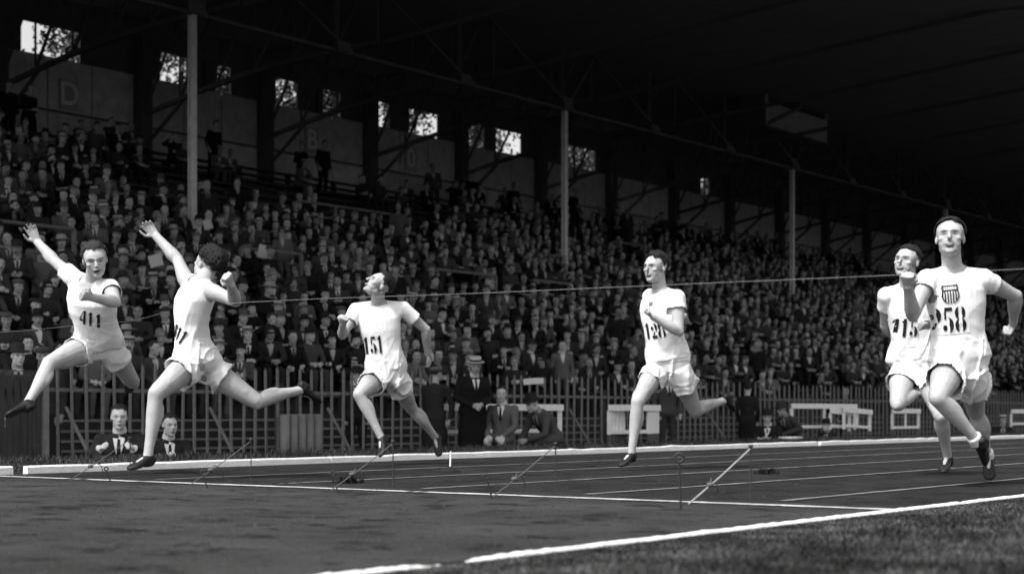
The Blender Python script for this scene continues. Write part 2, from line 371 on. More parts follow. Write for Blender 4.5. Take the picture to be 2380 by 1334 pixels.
def build_runner(spec):
    S = spec.get('S', 1.0); J = skeleton(spec); G = 1.12*S; TS = 1.07*S; HS = 1.03*S; HW = J['HM'] @ Matrix.Diagonal((1.13, 1.03, 1.0))
    base = Vector((J['pelvis'].x, J['pelvis'].y, 0.0))
    root = empty("person", base, spec['label'], "person", "sprinters on the track")
    mb = MB(); trunk(mb, J, TORSO, s=TS)
    hc = J['head']
    mb.limb(J['neck'] - J['ax']*0.05, hc + J['HM'] @ Vector((0, 0.02, -0.03)), [(0, 0.066*S, 0.070*S), (0.45, 0.060*S, 0.062*S), (1, 0.057*S, 0.060*S)], J['front'])
    head_shapes(mb, hc, HW, HS)
    for a, sg in (('L', 1), ('R', -1)):
        sh, el, wr, hp, kn, an = (J[k + a] for k in ('sh', 'el', 'wr', 'hp', 'kn', 'an'))
        mb.limb(J['neck'] - J['ax']*0.02*S, sh + UP*0.005, [(0, 0.050*S, 0.050*S), (0.5, 0.050*S, 0.044*S), (1, 0.050*S, 0.048*S)], J['front'])
        mb.ell(sh, (0.058*S, 0.058*S, 0.058*S))
        mid = J['pelvis'] + (J['neck'] - J['pelvis'])*0.74
        mb.limb(mid + J['slat']*sg*0.10*S + J['front']*0.03, sh, [(0, 0.06*S, 0.06*S), (1, 0.045*S, 0.045*S)], J['front'])   # pectoral and armpit
        eb = bend_ref(sh, el, wr, -J['front'])
        mb.limb(sh, el, sc(ARM_U, G), eb); mb.limb(el, wr, sc(ARM_F, G), eb); mb.ell(el + eb*0.006, (0.035*G,)*3)
        ud = (el - sh).normalized(); fdv = (wr - el).normalized(); q1 = basis(ud, eb); q2 = basis(fdv, eb)
        mb.ell(sh + ud*0.035 + (sh - J['neck']).normalized()*0.018, (0.045*G, 0.048*G, 0.075*G), q1)                       # deltoid
        mb.ell(sh.lerp(el, 0.52) - eb*0.022, (0.030*G, 0.031*G, 0.085*G), q1); mb.ell(sh.lerp(el, 0.45) + eb*0.020, (0.030*G, 0.033*G, 0.095*G), q1)   # biceps, triceps
        mb.ell(el.lerp(wr, 0.22) + q2 @ Vector((0.0, 0.018, 0)), (0.030*G, 0.030*G, 0.075*G), q2)                          # forearm muscle
        hd = (J['ha' + a] - wr).normalized(); pm = spec.get('palm' + a)
        palm = (RGT*pm[0] + UP*pm[1] - FWD*pm[2]) if pm else -eb
        hand_shapes(mb, wr, hd, palm, J['front'] + UP*0.5, spec.get('curl' + a, 0.5), S, spec.get('fist' + a, False))
        kf = bend_ref(hp, kn, an, J['hfront'])
        GA = G; G = 1.13*S; mb.limb(hp, kn, sc(LEG_U, G), kf); mb.limb(kn, an, sc(LEG_L, G*0.93), kf)
        td = (kn - hp).normalized(); sd_ = (an - kn).normalized(); q1 = basis(td, kf); q2 = basis(sd_, kf)
        for sx, tt, rr in ((0.034, 0.80, 0.030), (-0.030, 0.72, 0.033)): mb.ell(hp.lerp(kn, tt) + q1 @ Vector((0.022, sx, 0)), (rr*G, rr*G, 0.070*G), q1)    # quadriceps above the knee
        mb.ell(hp.lerp(kn, 0.45) + kf*0.035, (0.050*G, 0.055*G, 0.15*G), q1); mb.ell(hp.lerp(kn, 0.5) - kf*0.038, (0.045*G, 0.055*G, 0.14*G), q1)
        for sx, tt in ((0.024, 0.26), (-0.022, 0.30)): mb.ell(kn.lerp(an, tt) + q2 @ Vector((-0.034, sx, 0)), (0.032*G, 0.032*G, 0.085*G), q2)               # calf heads
        mb.limb(kn + kf*0.030 + sd_*0.03, kn.lerp(an, 0.8) + kf*0.020, [(0, 0.012, 0.016), (0.5, 0.014, 0.014), (1, 0.010, 0.010)], kf)                         # shin bone
        mb.limb(kn.lerp(an, 0.62) - kf*0.030, an - kf*0.030, [(0, 0.014, 0.018), (1, 0.012, 0.012)], kf)                                                       # achilles tendon
        mb.ell(kn + kf*0.034*S, (0.024*S, 0.024*S, 0.028*S)); mb.ell(kn + kf*0.008*S, (0.048*S,)*3); mb.ell(an + q2 @ Vector((0, 0.026, 0)), (0.014*S,)*3); mb.ell(an - q2 @ Vector((0, 0.026, 0)), (0.014*S,)*3); G = GA
        mb.ell(hp + J['ax']*0.02 - J['hfront']*0.03, (0.09*S,)*3)
        toe = J['toe' + a]; fd = (toe - an).normalized()
        mb.limb(an, an + (toe - an)*0.6 - (UP - fd*UP.dot(fd))*0.0, [(-0.2, 0.03*S, 0.028*S), (0.1, 0.033*S, 0.032*S), (0.6, 0.020*S, 0.026*S), (1.0, 0.010*S, 0.016*S)], kf)
    body = remesh(mb, 0.0068, 3)
    refine_head(body, hc, J['HM'], HS); tone, near = head_finish(body, hc, J['HM'], HS, None, spec.get('mouth', 'closed'))
    n = len(tone); paint(body, np.stack([np.ones(n), tone, np.zeros(n)], 1))
    body.materials.clear(); body.materials.append(mat("skin", 0.45, 0.6, var=0.16, scale=9, bump=0.12, bscale=30, attr='pig_shade', spec=0.3)); smooth_shade(body)
    world_part("body", body, root)
    hm = hair_mesh(hc, HW, HS, spec['z'], spec.get('hair', 1.0)); hm.materials.append(mat(*spec.get('hairmat', ("dark_hair", 0.006)), rough=0.6, var=0.3, scale=60, bump=0.6, bscale=150)); world_part("hair", hm, root)

    # singlet: a loose shell of its own with sleeves, open at neck, arms and hem
    sv = MB(); trunk(sv, J, TORSO, grow=0.014, t0=-0.06, t1=0.98, hem=0.02, s=TS)
    SL = spec.get('sleeve', 0.36); arms = []
    for a, sg in (('L', 1), ('R', -1)):
        sh, el = J['sh' + a], J['el' + a]; tl = SL + 0.12
        if SL > 0: sv.limb(J['neck'] - J['ax']*0.03*S, sh + UP*0.004, [(0, 0.058*S, 0.058*S), (0.5, 0.062*S, 0.056*S), (1, 0.066*S, 0.064*S)], J['front'])
        else: sv.limb(J['neck'] - J['ax']*0.03*S, sh*0.75 + J['neck']*0.25, [(0, 0.058*S, 0.058*S), (0.5, 0.062*S, 0.056*S), (1, 0.06*S, 0.05*S)], J['front'])
        if SL > 0:
            sv.ell(sh, (0.065*G,)*3)
            sv.limb(sh, el, [(-0.05, 0.058*G, 0.058*G), (0.05, 0.065*G, 0.063*G), (SL*0.6, 0.065*G, 0.060*G), (SL, 0.069*G, 0.063*G), (tl, 0.070*G, 0.064*G)], J['front'])
            arms.append((np.array(sh), np.array((el - sh).normalized()), SL*(el - sh).length))
        mid = J['pelvis'] + (J['neck'] - J['pelvis'])*0.74
        sv.limb(mid + J['slat']*sg*0.10*S + J['front']*0.03, sh if SL > 0 else sh*0.7 + J['neck']*0.3, [(0, 0.070*S, 0.070*S), (1, 0.060*S if SL > 0 else 0.04, 0.056*S if SL > 0 else 0.04)], J['front'])
    sm = remesh(sv, 0.0085, 4); co = get_co(sm); no = get_no(sm)
    lat, fr, ax = (np.array(J[k]) for k in ('slat', 'front', 'ax')); o = np.array(J['pelvis'])
    q = np.stack([(co - o) @ lat, (co - o) @ fr, (co - o) @ ax], 1); hgt = np.clip(0.75 - q[:, 2]/0.55, 0.15, 1)
    skew = q[:, 2:3]*np.array((0.35, 0.0, 0.0)) * (1 if spec['z'] % 2 > 1 else -1)
    dsp = 0.010*hgt*wavy((q + skew)*np.array((1, 1, 0.3)), 26, spec['z']) + 0.020*hgt*(ridge((q + skew)*np.array((1, 1, 0.22)), 26, spec['z'] + 1) - 0.3) + 0.008*(ridge((q - skew*2)*np.array((0.8, 0.8, 0.5)), 48, spec['z'] + 5) - 0.3)*hgt
    set_co(sm, co + no*dsp[:, None])
    nk = np.array(J['neck']); nf = np.array(J['front']); na = np.array(J['ax']); nl = np.array(J['slat'])
    def cut(c):
        m = np.zeros(len(c), bool)
        for A, d, L in arms:
            t = (c - A) @ d; r = np.linalg.norm(c - A - t[:, None]*d, axis=1); m |= (t > L) & (t < L + 0.05) & (r < 0.098*S)
        v = c - nk; e = ((v @ nl)/0.078)**2 + ((v @ nf - 0.035)/0.085)**2 + ((v @ na - 0.015)/0.085)**2
        m |= e < 1
        m |= (c - o) @ na < -0.02*S
        return m
    delete_faces(sm, cut); sm.materials.clear(); sm.materials.append(mat("white_cotton", 0.80, 0.95, var=0.06, scale=30, bump=0.25, bscale=14, stretch=(1, 1, 0.4), spec=0.1)); smooth_shade(sm)
    so = world_part("singlet", sm, root); md = so.modifiers.new("s", 'SOLIDIFY'); md.thickness = 0.003; md.offset = -1
    shirt = BVHTree.FromPolygons([tuple(v.co + base) for v in sm.vertices], [tuple(p.vertices) for p in sm.polygons])

    # shorts: seat, waist band and two wide legs
    st = MB(); prof = [(-0.17, 0.12, 0.10, 0.11), (-0.10, 0.155, 0.112, 0.135), (0.0, 0.176, 0.120, 0.142), (0.10, 0.170, 0.116, 0.126), (0.20, 0.148, 0.108, 0.106), (0.235, 0.146, 0.106, 0.104)]
    trunk(st, J, prof, grow=0.008, s=TS); cuts = []
    for a in 'LR':
        hp, kn = J['hp' + a], J['kn' + a]; kf = bend_ref(hp, kn, J['an' + a], J['hfront']); L = spec.get('short', 0.62)
        flare = spec.get('flare', 1.0)
        st.limb(hp, kn, [(-0.12, 0.105*S, 0.10*S), (0.05, 0.116*S, 0.110*S), (L*0.6, 0.117*S*flare, 0.110*S*flare), (L, 0.124*S*flare, 0.116*S*flare), (L + 0.10, 0.126*S*flare, 0.118*S*flare)], kf)
        cuts.append((np.array(hp), np.array((kn - hp).normalized()), L*(kn - hp).length))
    hm_ = remesh(st, 0.0085, 4); co = get_co(hm_); no = get_no(hm_); axd = np.array(J['ax'])
    dn = np.clip(0.12 - (co - o) @ axd, 0.02, 0.30)/0.30
    q = np.stack([(co - o) @ np.array(J['hlat']), (co - o) @ np.array(J['hfront']), (co - o) @ axd], 1)
    dsp = 0.012*dn*wavy(q*np.array((1, 1, 0.2)), 26, spec['z'] + 2) + 0.022*(ridge(q*np.array((1, 1, 0.2)), 26, spec['z'] + 3) - 0.3)*(0.35 + 0.8*dn) + 0.008*(ridge(q*np.array((0.5, 0.5, 1.2)), 34, spec['z'] + 4) - 0.3)
    set_co(hm_, co + no*dsp[:, None])
    def cut2(c):
        m = (c - o) @ axd > 0.115*S
        ts = [((c - A) @ d, np.linalg.norm(c - A - ((c - A) @ d)[:, None]*d, axis=1), L) for A, d, L in cuts]
        wob = 0.008*wavy(c, 40, 3)
        for i, (t, r, L) in enumerate(ts): m |= (t > L + wob) & (r < 0.20) & (r <= ts[1 - i][1] + 0.02)
        return m
    delete_faces(hm_, cut2); hm_.materials.clear(); hm_.materials.append(mat("white_shorts", 0.80, 0.95, var=0.06, scale=25, bump=0.25, bscale=16, stretch=(1, 1, 0.3), spec=0.1)); smooth_shade(hm_)
    ho = world_part("shorts", hm_, root); md = ho.modifiers.new("s", 'SOLIDIFY'); md.thickness = 0.003; md.offset = -1

    # spiked shoes and socks
    for a in 'LR':
        an, toe, kn = J['an' + a], J['toe' + a], J['kn' + a]; fd = (toe - an).normalized()
        sh = (an - kn).normalized(); up = -(sh - fd*sh.dot(fd)); up = up.normalized() if up.length > 0.15 else (UP - fd*UP.dot(fd)).normalized()
        sd = fd.cross(up); heel = an - up*0.035*S - fd*0.05*S; tip = toe - up*0.012*S
        fb = MB(); R = []
        for t, w, h, z in ((-0.04, 0.012, 0.012, 0.012), (0.0, 0.030, 0.040, 0.018), (0.12, 0.036, 0.052, 0.026), (0.25, 0.036, 0.050, 0.026), (0.45, 0.036, 0.038, 0.014), (0.68, 0.045, 0.030, 0.004), (0.86, 0.042, 0.024, -0.002), (0.97, 0.028, 0.018, -0.004), (1.02, 0.012, 0.008, -0.004)):
            c = heel + (tip - heel)*t + up*(z*S); R.append(sup(c, sd, up, w*S, h*S*0.8, h*S*0.75, 18, 2.6))
        fb.rings(R); fb.limb(an - up*0.05*S, an + up*0.02*S, [(0, 0.042*S, 0.038*S), (0.6, 0.044*S, 0.041*S), (1, 0.042*S, 0.040*S)], fd)
        fm = remesh(fb, 0.0065, 2); fm.materials.clear(); fm.materials.append(mat("black_leather", 0.012, 0.6, var=0.3, scale=30, bump=0.2)); smooth_shade(fm)
        world_part("shoe", fm, root)
        if spec.get('socks'):
            kb = MB(); kb.limb(an + up*0.012*S, an + (kn - an)*0.16, [(0, 0.048*S, 0.046*S), (0.3, 0.047*S, 0.046*S), (0.9, 0.047*S, 0.047*S), (1, 0.044*S, 0.044*S)], fd)
            km = remesh(kb, 0.006, 2); km.materials.clear(); km.materials.append(mat("white_wool", 0.72, 0.95, bump=0.4, bscale=200)); smooth_shade(km); world_part("sock", km, root)
    # number and badges, laid on the cloth
    for dec in spec.get('decals', ()): decal(so, shirt, base, J, *dec)
    return root, J

# ------------------------------------------------------------ stencil figures and badges (flat shapes laid on the cloth)
def arc(cx, cy, rx, ry, a0, a1, w0, w1, n=12, flat=1.0):
    """crescent stroke: from angle a0 to a1 (deg), thick in the middle"""
    q = []
    for i in range(n):
        t0, t1 = i/n, (i + 1)/n
        def pt(t):
            a = math.radians(a0 + (a1 - a0)*t); w = w0 + (w1 - w0)*math.sin(math.pi*t)**0.7
            return (cx + rx*math.cos(a), cy + ry*math.sin(a)), (cx + (rx - w)*math.cos(a), cy + (ry - w*0.45)*math.sin(a))
        (o0, i0), (o1, i1) = pt(t0), pt(t1); q.append((o0, o1, i1, i0))
    return q
def rect(x0, y0, x1, y1, sk=0.0, n=4):
    q = []
    for i in range(n):
        ya, yb = y0 + (y1 - y0)*i/n, y0 + (y1 - y0)*(i + 1)/n
        q.append(((x0 + sk*ya, ya), (x1 + sk*ya, ya), (x1 + sk*yb, yb), (x0 + sk*yb, yb)))
    return q
def disc(cx, cy, r, n=10): return [((cx, cy), (cx + r*math.cos(6.2832*i/n), cy + r*math.sin(6.2832*i/n)), (cx + r*math.cos(6.2832*(i + 1)/n), cy + r*math.sin(6.2832*(i + 1)/n))) for i in range(n)]
GLYPH = {   # in a cell 0.62 wide, 1 high
 '1': rect(0.20, 0.0, 0.42, 1.0) + rect(0.10, 0.78, 0.20, 0.88, n=1),
 '2': arc(0.31, 0.70, 0.29, 0.30, -62, 84, 0.02, 0.24) + disc(0.13, 0.66, 0.12) + rect(0.05, 0.0, 0.55, 0.17, n=1) + rect(0.05, 0.17, 0.16, 0.42, sk=0.55, n=3),
 '5': rect(0.12, 0.86, 0.54, 1.0, n=1) + rect(0.10, 0.54, 0.20, 0.86, n=2) + arc(0.28, 0.30, 0.32, 0.31, -80, 82, 0.02, 0.25) + disc(0.12, 0.20, 0.12),
 '8': arc(0.35, 0.75, 0.26, 0.25, -82, 82, 0.02, 0.21) + arc(0.27, 0.75, 0.26, 0.25, 98, 262, 0.02, 0.21) + arc(0.35, 0.26, 0.28, 0.26, -82, 82, 0.02, 0.22) + arc(0.27, 0.26, 0.28, 0.26, 98, 262, 0.02, 0.22),
 '4': rect(0.34, 0.0, 0.54, 1.0) + rect(0.02, 0.22, 0.32, 0.33, n=1) + rect(-0.14, 0.33, -0.06, 0.95, sk=0.42, n=4),
}
def text_polys(t, only, w, h):
    out = []; n = len(t); cw = w/n
    for i, ch in enumerate(t):
        if i != only: continue
        for q in GLYPH[ch]: out.append([(-w/2 + cw*i + x/0.62*cw*0.92, -h/2 + y*h) for x, y in q])
    return out
def shield_polys(w, h):
    out = []
    def half(y):      # half width of the shield at height y in -0.5..0.5
        if y > 0.30: return 0.46 + 0.04*math.cos((y - 0.30)*15)
        if y > -0.05: return 0.45 + 0.05*(0.30 - y)/0.35
        return 0.5*math.sqrt(max(0, 1 - ((-0.05 - y)/0.45)**1.7))
    ys = [0.5 - i/16 for i in range(17)]
    for a, b in zip(ys, ys[1:]):
        for sgn in (-1, 1):
            wa, wb = half(a), half(b); k = 0.075
            out.append([(sgn*wa*w, a*h), (sgn*max(wa - k, 0)*w, a*h), (sgn*max(wb - k, 0)*w, b*h), (sgn*wb*w, b*h)])
    out.append([(-0.45*w, 0.47*h), (0.45*w, 0.47*h), (0.45*w, 0.42*h), (-0.45*w, 0.42*h)])
    out.append([(-0.45*w, 0.24*h), (0.45*w, 0.24*h), (0.45*w, 0.18*h), (-0.45*w, 0.18*h)])
    for i in range(7):
        for j in range(2):
            x = -0.36 + i*0.12; y = 0.37 - j*0.08; out += [[(px*w, py*h) for px, py in tri] for tri in disc(x, y, 0.028, 6)]
    for i in range(5):
        x = -0.30 + i*0.15; yb = -0.05 - 0.45*(1 - (abs(x)/0.5)**2)**0.55 + 0.03
        for j in range(4):
            ya, yc = 0.18 + (yb - 0.18)*j/4, 0.18 + (yb - 0.18)*(j + 1)/4
            out.append([((x - 0.032)*w, ya*h), ((x + 0.032)*w, ya*h), ((x + 0.032)*w, yc*h), ((x - 0.032)*w, yc*h)])
    return out
def decal(parent, tree, base, J, kind, px, py, w, h, rot=0.0, txt=None):
    if kind == 'number':
        for i in range(len(txt)): decal1(parent, tree, base, J, 'number', px, py, w, h, rot, (txt, i))
    else: decal1(parent, tree, base, J, kind, px, py, w, h, rot)
def decal1(parent, tree, base, J, kind, px, py, w, h, rot=0.0, txt=None):
    d = ray(px, py).normalized(); hit, nrm, _, _ = tree.ray_cast(EYEPOS, d)
    if hit is None: print("decal misses", kind, px, py); return
    n = (J['front']*0.55 - d*0.45).normalized() if kind != 'back' else (-d).normalized()
    upv = (J['ax'] - n*J['ax'].dot(n)).normalized(); x = upv.cross(n).normalized()
    if rot: q = Matrix.Rotation(rot, 3, n); upv = q @ upv; x = q @ x
    polys = {'number': lambda: text_polys(txt[0], txt[1], w, h), 'shield': lambda: shield_polys(w, h), 'bib': lambda: [[(-w/2 + w*i/12, -h/2 + h*j/8), (-w/2 + w*(i + 1)/12, -h/2 + h*j/8), (-w/2 + w*(i + 1)/12, -h/2 + h*(j + 1)/8), (-w/2 + w*i/12, -h/2 + h*(j + 1)/8)] for i in range(12) for j in range(8)],
             'flag': lambda: [[(-w/2, -h/2), (w/2, -h/2), (w/2, h/2), (-w/2, h/2)]]}[kind]()
    mb = MB(); off = 0.003 if kind == 'bib' else 0.007
    for pl in polys:
        pts = []
        for u, v in pl:
            p = hit + x*u + upv*v; h2, n2, _, _ = tree.ray_cast(p + n*0.20, -n, 0.5)
            if h2 is None: pts = None; break
            pts.append(h2 + n*off)
        if pts: mb.add(pts, [tuple(range(len(pts)))])
    name, m = {'number': ("race_digit", mat("black_ink", 0.012, 0.7)), 'shield': ("shield_badge", mat("black_ink", 0.012, 0.7)), 'bib': ("number_bib", mat("bib_cloth", 0.84, 0.9, spec=0.1)), 'flag': ("flag_badge", mat("grey_badge", 0.16, 0.9))}[kind]
    if not mb.f: return
    me = mb.mesh(name, m); me.transform(Matrix.Translation(-base))
    o = obj(name, me, parent); md = o.modifiers.new("s", 'SOLIDIFY'); md.thickness = 0.0012; md.offset = -1
# ------------------------------------------------------------ the setting
Y_IN, Y_KERB, X_FIN = 3.32, 10.80, 7.85
LANES = [4.15, 5.40, 6.62, 7.85, 9.05]
PATH, Y_FENCE, Y_STAND, Y_WALL, Y_COL, BAY = -0.45, 16.5, 20.4, 38.8, 29.4, 5.2
def ground_h(y):
    if y < 10.9: return 0.0
    if y < 12.2: return 0.06*(y - 10.9)/1.3
    if y < 12.9: return 0.06 + (PATH - 0.06)*(y - 12.2)/0.7
    return PATH

def track_material():
    """damp cinders: dark, grainy, scuffed along the running direction; paler and drier past the finish"""
    m = bpy.data.materials.new("cinder_track"); m.use_nodes = True; nt = m.node_tree; b = nt.nodes["Principled BSDF"]; N = nt.nodes.new; Lk = nt.links.new
    b.inputs["Roughness"].default_value = 0.95; b.inputs["Specular IOR Level"].default_value = 0.15
    tc = N("ShaderNodeTexCoord")
    def noise(sc_, st, det=6, rough=0.6):
        mp = N("ShaderNodeMapping"); mp.inputs["Scale"].default_value = st; Lk(tc.outputs["Object"], mp.inputs[0])
        n = N("ShaderNodeTexNoise"); n.inputs["Scale"].default_value = sc_; n.inputs["Detail"].default_value = det; n.inputs["Roughness"].default_value = rough; Lk(mp.outputs[0], n.inputs[0]); return n.outputs[0]
    def rng(x, a, c, lo, hi):
        r = N("ShaderNodeMapRange"); r.inputs[1].default_value = a; r.inputs[2].default_value = c; r.inputs[3].default_value = lo; r.inputs[4].default_value = hi; Lk(x, r.inputs[0]); return r.outputs[0]
    def mul(a, c):
        n = N("ShaderNodeMath"); n.operation = 'MULTIPLY'; Lk(a, n.inputs[0]); Lk(c, n.inputs[1]); return n.outputs[0]
    sep = N("ShaderNodeSeparateXYZ"); Lk(tc.outputs["Object"], sep.inputs[0])
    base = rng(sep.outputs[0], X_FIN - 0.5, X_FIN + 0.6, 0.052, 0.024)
    big = rng(noise(1.3, (1, 1.2, 1)), 0.3, 0.7, 0.6, 1.35); fine = rng(noise(75, (1, 1, 1), 10, 0.85), 0.3, 0.7, 0.35, 1.75)
    scuff = rng(noise(3.4, (1.3, 0.8, 1), 5, 0.75), 0.54, 0.60, 1.0, 0.22); clod = rng(noise(9, (1, 1, 1), 5, 0.7), 0.58, 0.70, 1.0, 0.45)
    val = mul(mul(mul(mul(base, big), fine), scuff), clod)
    cc = N("ShaderNodeCombineColor"); [Lk(val, cc.inputs[i]) for i in range(3)]; Lk(cc.outputs[0], b.inputs["Base Color"])
    bp = N("ShaderNodeBump"); bp.inputs["Strength"].default_value = 1.0; bp.inputs["Distance"].default_value = 0.03; Lk(noise(26, (1, 1, 1), 9, 0.75), bp.inputs["Height"]); Lk(bp.outputs[0], b.inputs["Normal"])
    return m
def lime_material(name, tone, thresh):
    """lime line with worn, crumbled patches"""
    m = mat(name, tone, 0.95, var=0.25, scale=18, bump=0.5, bscale=60, spec=0.1); return m

# ground to the horizon, in strips that follow the cross section
xs = [-300, -60, -10, 0, 10, 20, 35, 60, 120, 500]; ys = [-300, -50, 0, Y_IN, Y_KERB, 10.9, 12.2, 12.55, 12.9, Y_STAND, 40, 120, 600]
gm = MB(); n = len(xs)
gm.add([(x, y, ground_h(y) - (0.0 if y <= Y_IN or y > 10.85 else 0.0)) for y in ys for x in xs], [(j*n + i, j*n + i + 1, (j + 1)*n + i + 1, (j + 1)*n + i) for j in range(len(ys) - 1) for i in range(n - 1)])
obj("ground", gm.mesh("ground", mat("turf", 0.030, 0.95, var=0.45, scale=9, bump=0.8, bscale=40, spec=0.1)), kind="structure")
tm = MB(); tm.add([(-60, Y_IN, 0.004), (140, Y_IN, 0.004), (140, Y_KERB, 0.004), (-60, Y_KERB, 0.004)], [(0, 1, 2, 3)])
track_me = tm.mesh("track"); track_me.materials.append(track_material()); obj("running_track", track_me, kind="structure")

def rough_line(name, a, b, w, tone, gap=0.0, amp=0.25, z=0.009, seed=1, step=0.045):
    """painted lime line between two ground points, ragged edges, bare spots where the lime has gone"""
    a = Vector(a); b = Vector(b); L = (b - a).length; d = (b - a)/L; s = Vector((-d.y, d.x, 0)); k = int(L/step); rg = np.random.default_rng(seed)
    e0 = rg.normal(size=k + 1)*amp*w*0.5; e1 = rg.normal(size=k + 1)*amp*w*0.5
    e0 = np.convolve(e0, np.ones(3)/2, 'same'); e1 = np.convolve(e1, np.ones(3)/2, 'same')
    t = np.arange(k + 1)*step; fade = np.sin(t*1.7 + seed) + np.sin(t*4.1 + 2*seed) + 0.8*np.sin(t*9.7 + seed) + rg.normal(size=k + 1)*0.7
    mb = MB(); vs_ = []
    for i in range(k + 1):
        p = a + d*(i*step); vs_ += [p + s*(w/2 + e0[i]), p - s*(w/2 + e1[i])]
    fs = [(2*i, 2*i + 1, 2*i + 3, 2*i + 2) for i in range(k) if fade[i] < gap]
    mb.add([(v.x, v.y, z) for v in vs_], fs)
    me = mb.mesh(name, mat("lime_%g" % tone, tone, 0.95, var=0.35, scale=25, bump=0.4, bscale=80, spec=0.1)); return obj(name, me, kind="structure")
def lime_ridge(name, y, x0, x1, step=0.022, seed=3):
    """thick lime edge line heaped a little above the turf, crumbled edges and worn gaps"""
    rg = np.random.default_rng(seed); k = int((x1 - x0)/step); w = 0.027 + 0.0022*rg.normal(size=k + 1); h = 0.0115 + 0.0013*rg.normal(size=k + 1)
    t = x0 + np.arange(k + 1)*step; h -= 0.014*np.exp(-((t - on_ground(1045, 1310).x)/0.16)**2); h -= 0.006*(np.sin(t*2.3) + np.sin(t*5.9 + 1) > 1.80); R = []
    for i in range(k + 1): R.append([Vector((t[i], y - w[i], -0.01)), Vector((t[i], y - w[i]*0.75, h[i]*0.8)), Vector((t[i], y, h[i])), Vector((t[i], y + w[i]*0.75, h[i]*0.8)), Vector((t[i], y + w[i], -0.01))])
    mb = MB(); mb.rings(R); obj(name, mb.mesh(name, mat("lime_edge", 0.80, 0.95, var=0.22, scale=22, bump=0.5, bscale=70, spec=0.1), True), kind="structure")
lime_ridge("track_edge_line", Y_IN, 1.5, 60)
rough_line("finish_line", (X_FIN - 0.08, Y_IN + 0.03, 0), (X_FIN + 0.12, Y_KERB - 0.2, 0), 0.075, 0.55, gap=2.6, seed=4, z=0.010)
for i, y in enumerate(LANES): rough_line("lane_line", (X_FIN + 0.35, y, 0), (75, y, 0), 0.05, 0.19, gap=2.8, seed=10 + i, z=0.0095)

# white kerb along the far side of the track, in boards with two dark gaps
km = mat("kerb_paint", 0.86, 0.8, var=0.10, scale=14, bump=0.4, bscale=40)
kerb = empty("track_kerb", (20, Y_KERB + 0.03, 0)); kerb["kind"] = "structure"
cuts_ = [x_at(48, Y_KERB), x_at(1905, Y_KERB), x_at(770, Y_KERB), x_at(1330, Y_KERB), x_at(2300, Y_KERB)]
marks = sorted([-4.0, 90.0] + cuts_)
for i, (a, b) in enumerate(zip(marks, marks[1:])):
    ga = 0.07 if a in cuts_[:2] else 0.006; gb = 0.07 if b in cuts_[:2] else 0.006
    mb = MB(); k = max(2, int((b - a)/0.25)); rg = np.random.default_rng(i)
    top = 0.064 + rg.normal(size=k + 1)*0.003; fr = Y_KERB + rg.normal(size=k + 1)*0.003; R = []
    for j in range(k + 1):
        X = a + ga + (b - gb - a - ga)*j/k
        R.append([Vector((X, fr[j], -0.02)), Vector((X, fr[j] + 0.006, top[j] - 0.012)), Vector((X, fr[j] + 0.016, top[j])), Vector((X, fr[j] + 0.055, top[j])), Vector((X, fr[j] + 0.06, -0.02))])
    mb.rings(R); world_part("kerb_board", mb.mesh("kerb_board", km), kerb)

# turf: blades on the infield in front and along the verge (nobody could count it)
def blades(name, pts, hmin, hmax, wid, tone, seed):
    rg = np.random.default_rng(seed); n = len(pts); ang = rg.uniform(0, 6.283, n); h = rg.uniform(hmin, hmax, n); w = wid*rg.uniform(0.6, 1.4, n)
    if name == 'lawn_grass': h = h*np.clip((Y_IN - np.array(pts)[:, 1])/0.7, 0.22, 1.0)
    lean = rg.normal(size=(n, 2))*0.55*h[:, None]; s = np.stack([np.cos(ang), np.sin(ang)], 1)*w[:, None]*0.5
    base = np.array(pts); v = np.zeros((n, 5, 3))
    v[:, 0, :2] = base[:, :2] - s; v[:, 1, :2] = base[:, :2] + s; v[:, 0, 2] = v[:, 1, 2] = base[:, 2] - 0.004
    v[:, 2, :2] = base[:, :2] + s*0.8 + lean*0.4; v[:, 3, :2] = base[:, :2] - s*0.8 + lean*0.4; v[:, 2, 2] = v[:, 3, 2] = base[:, 2] + h*0.6
    v[:, 4, :2] = base[:, :2] + lean; v[:, 4, 2] = base[:, 2] + h
    me = bpy.data.meshes.new(name); me.vertices.add(n*5); me.vertices.foreach_set('co', v.astype(np.float32).ravel())
    idx = np.arange(n)[:, None]*5; quads = idx + np.array([[0, 1, 2, 3]]); tris = idx + np.array([[3, 2, 4]])
    me.loops.add(n*7); me.loops.foreach_set('vertex_index', np.concatenate([quads, tris], 1).ravel().astype(np.int32))
    me.polygons.add(n*2); st = np.stack([np.arange(n)*7, np.arange(n)*7 + 4], 1).ravel(); me.polygons.foreach_set('loop_start', st.astype(np.int32))
    me.update(calc_edges=True)
    t = np.repeat(tone*rg.uniform(0.45, 1.7, n)*(0.30 + 0.75*np.clip(0.5 + 0.6*wavy(base, 9, seed), 0, 1) + 0.75*np.clip(wavy(base, 42, seed + 1), 0, 1.5)), 5); paint(me, np.stack([t]*3, 1), 'col')
    me.materials.append(mat("grass_blades", 0.05, 0.8, attr='col', spec=0.2)); return me
def scatter_lawn(n):
    out = []
    while len(out) < n:
        px = RNG.uniform(650, 2480, n); py = 1150 + 330*RNG.uniform(0, 1, n)**1.25
        for a, b in zip(px, py):
            p = on_ground(a, b)
            if p.y < Y_IN - 0.05 and p.x > 3.0: out.append((p.x, p.y, 0.0))
            if len(out) >= n: break
    return out
obj("lawn_grass", blades("lawn_grass", scatter_lawn(110000), 0.014, 0.044, 0.007, 0.055, 1), kind="stuff", label="short rough turf inside the white track edge line")
vx = [(x, y, ground_h(y)) for x, y in zip(6 + 50*RNG.uniform(0, 1, 45000)**1.7, RNG.uniform(10.92, 12.6, 45000))]
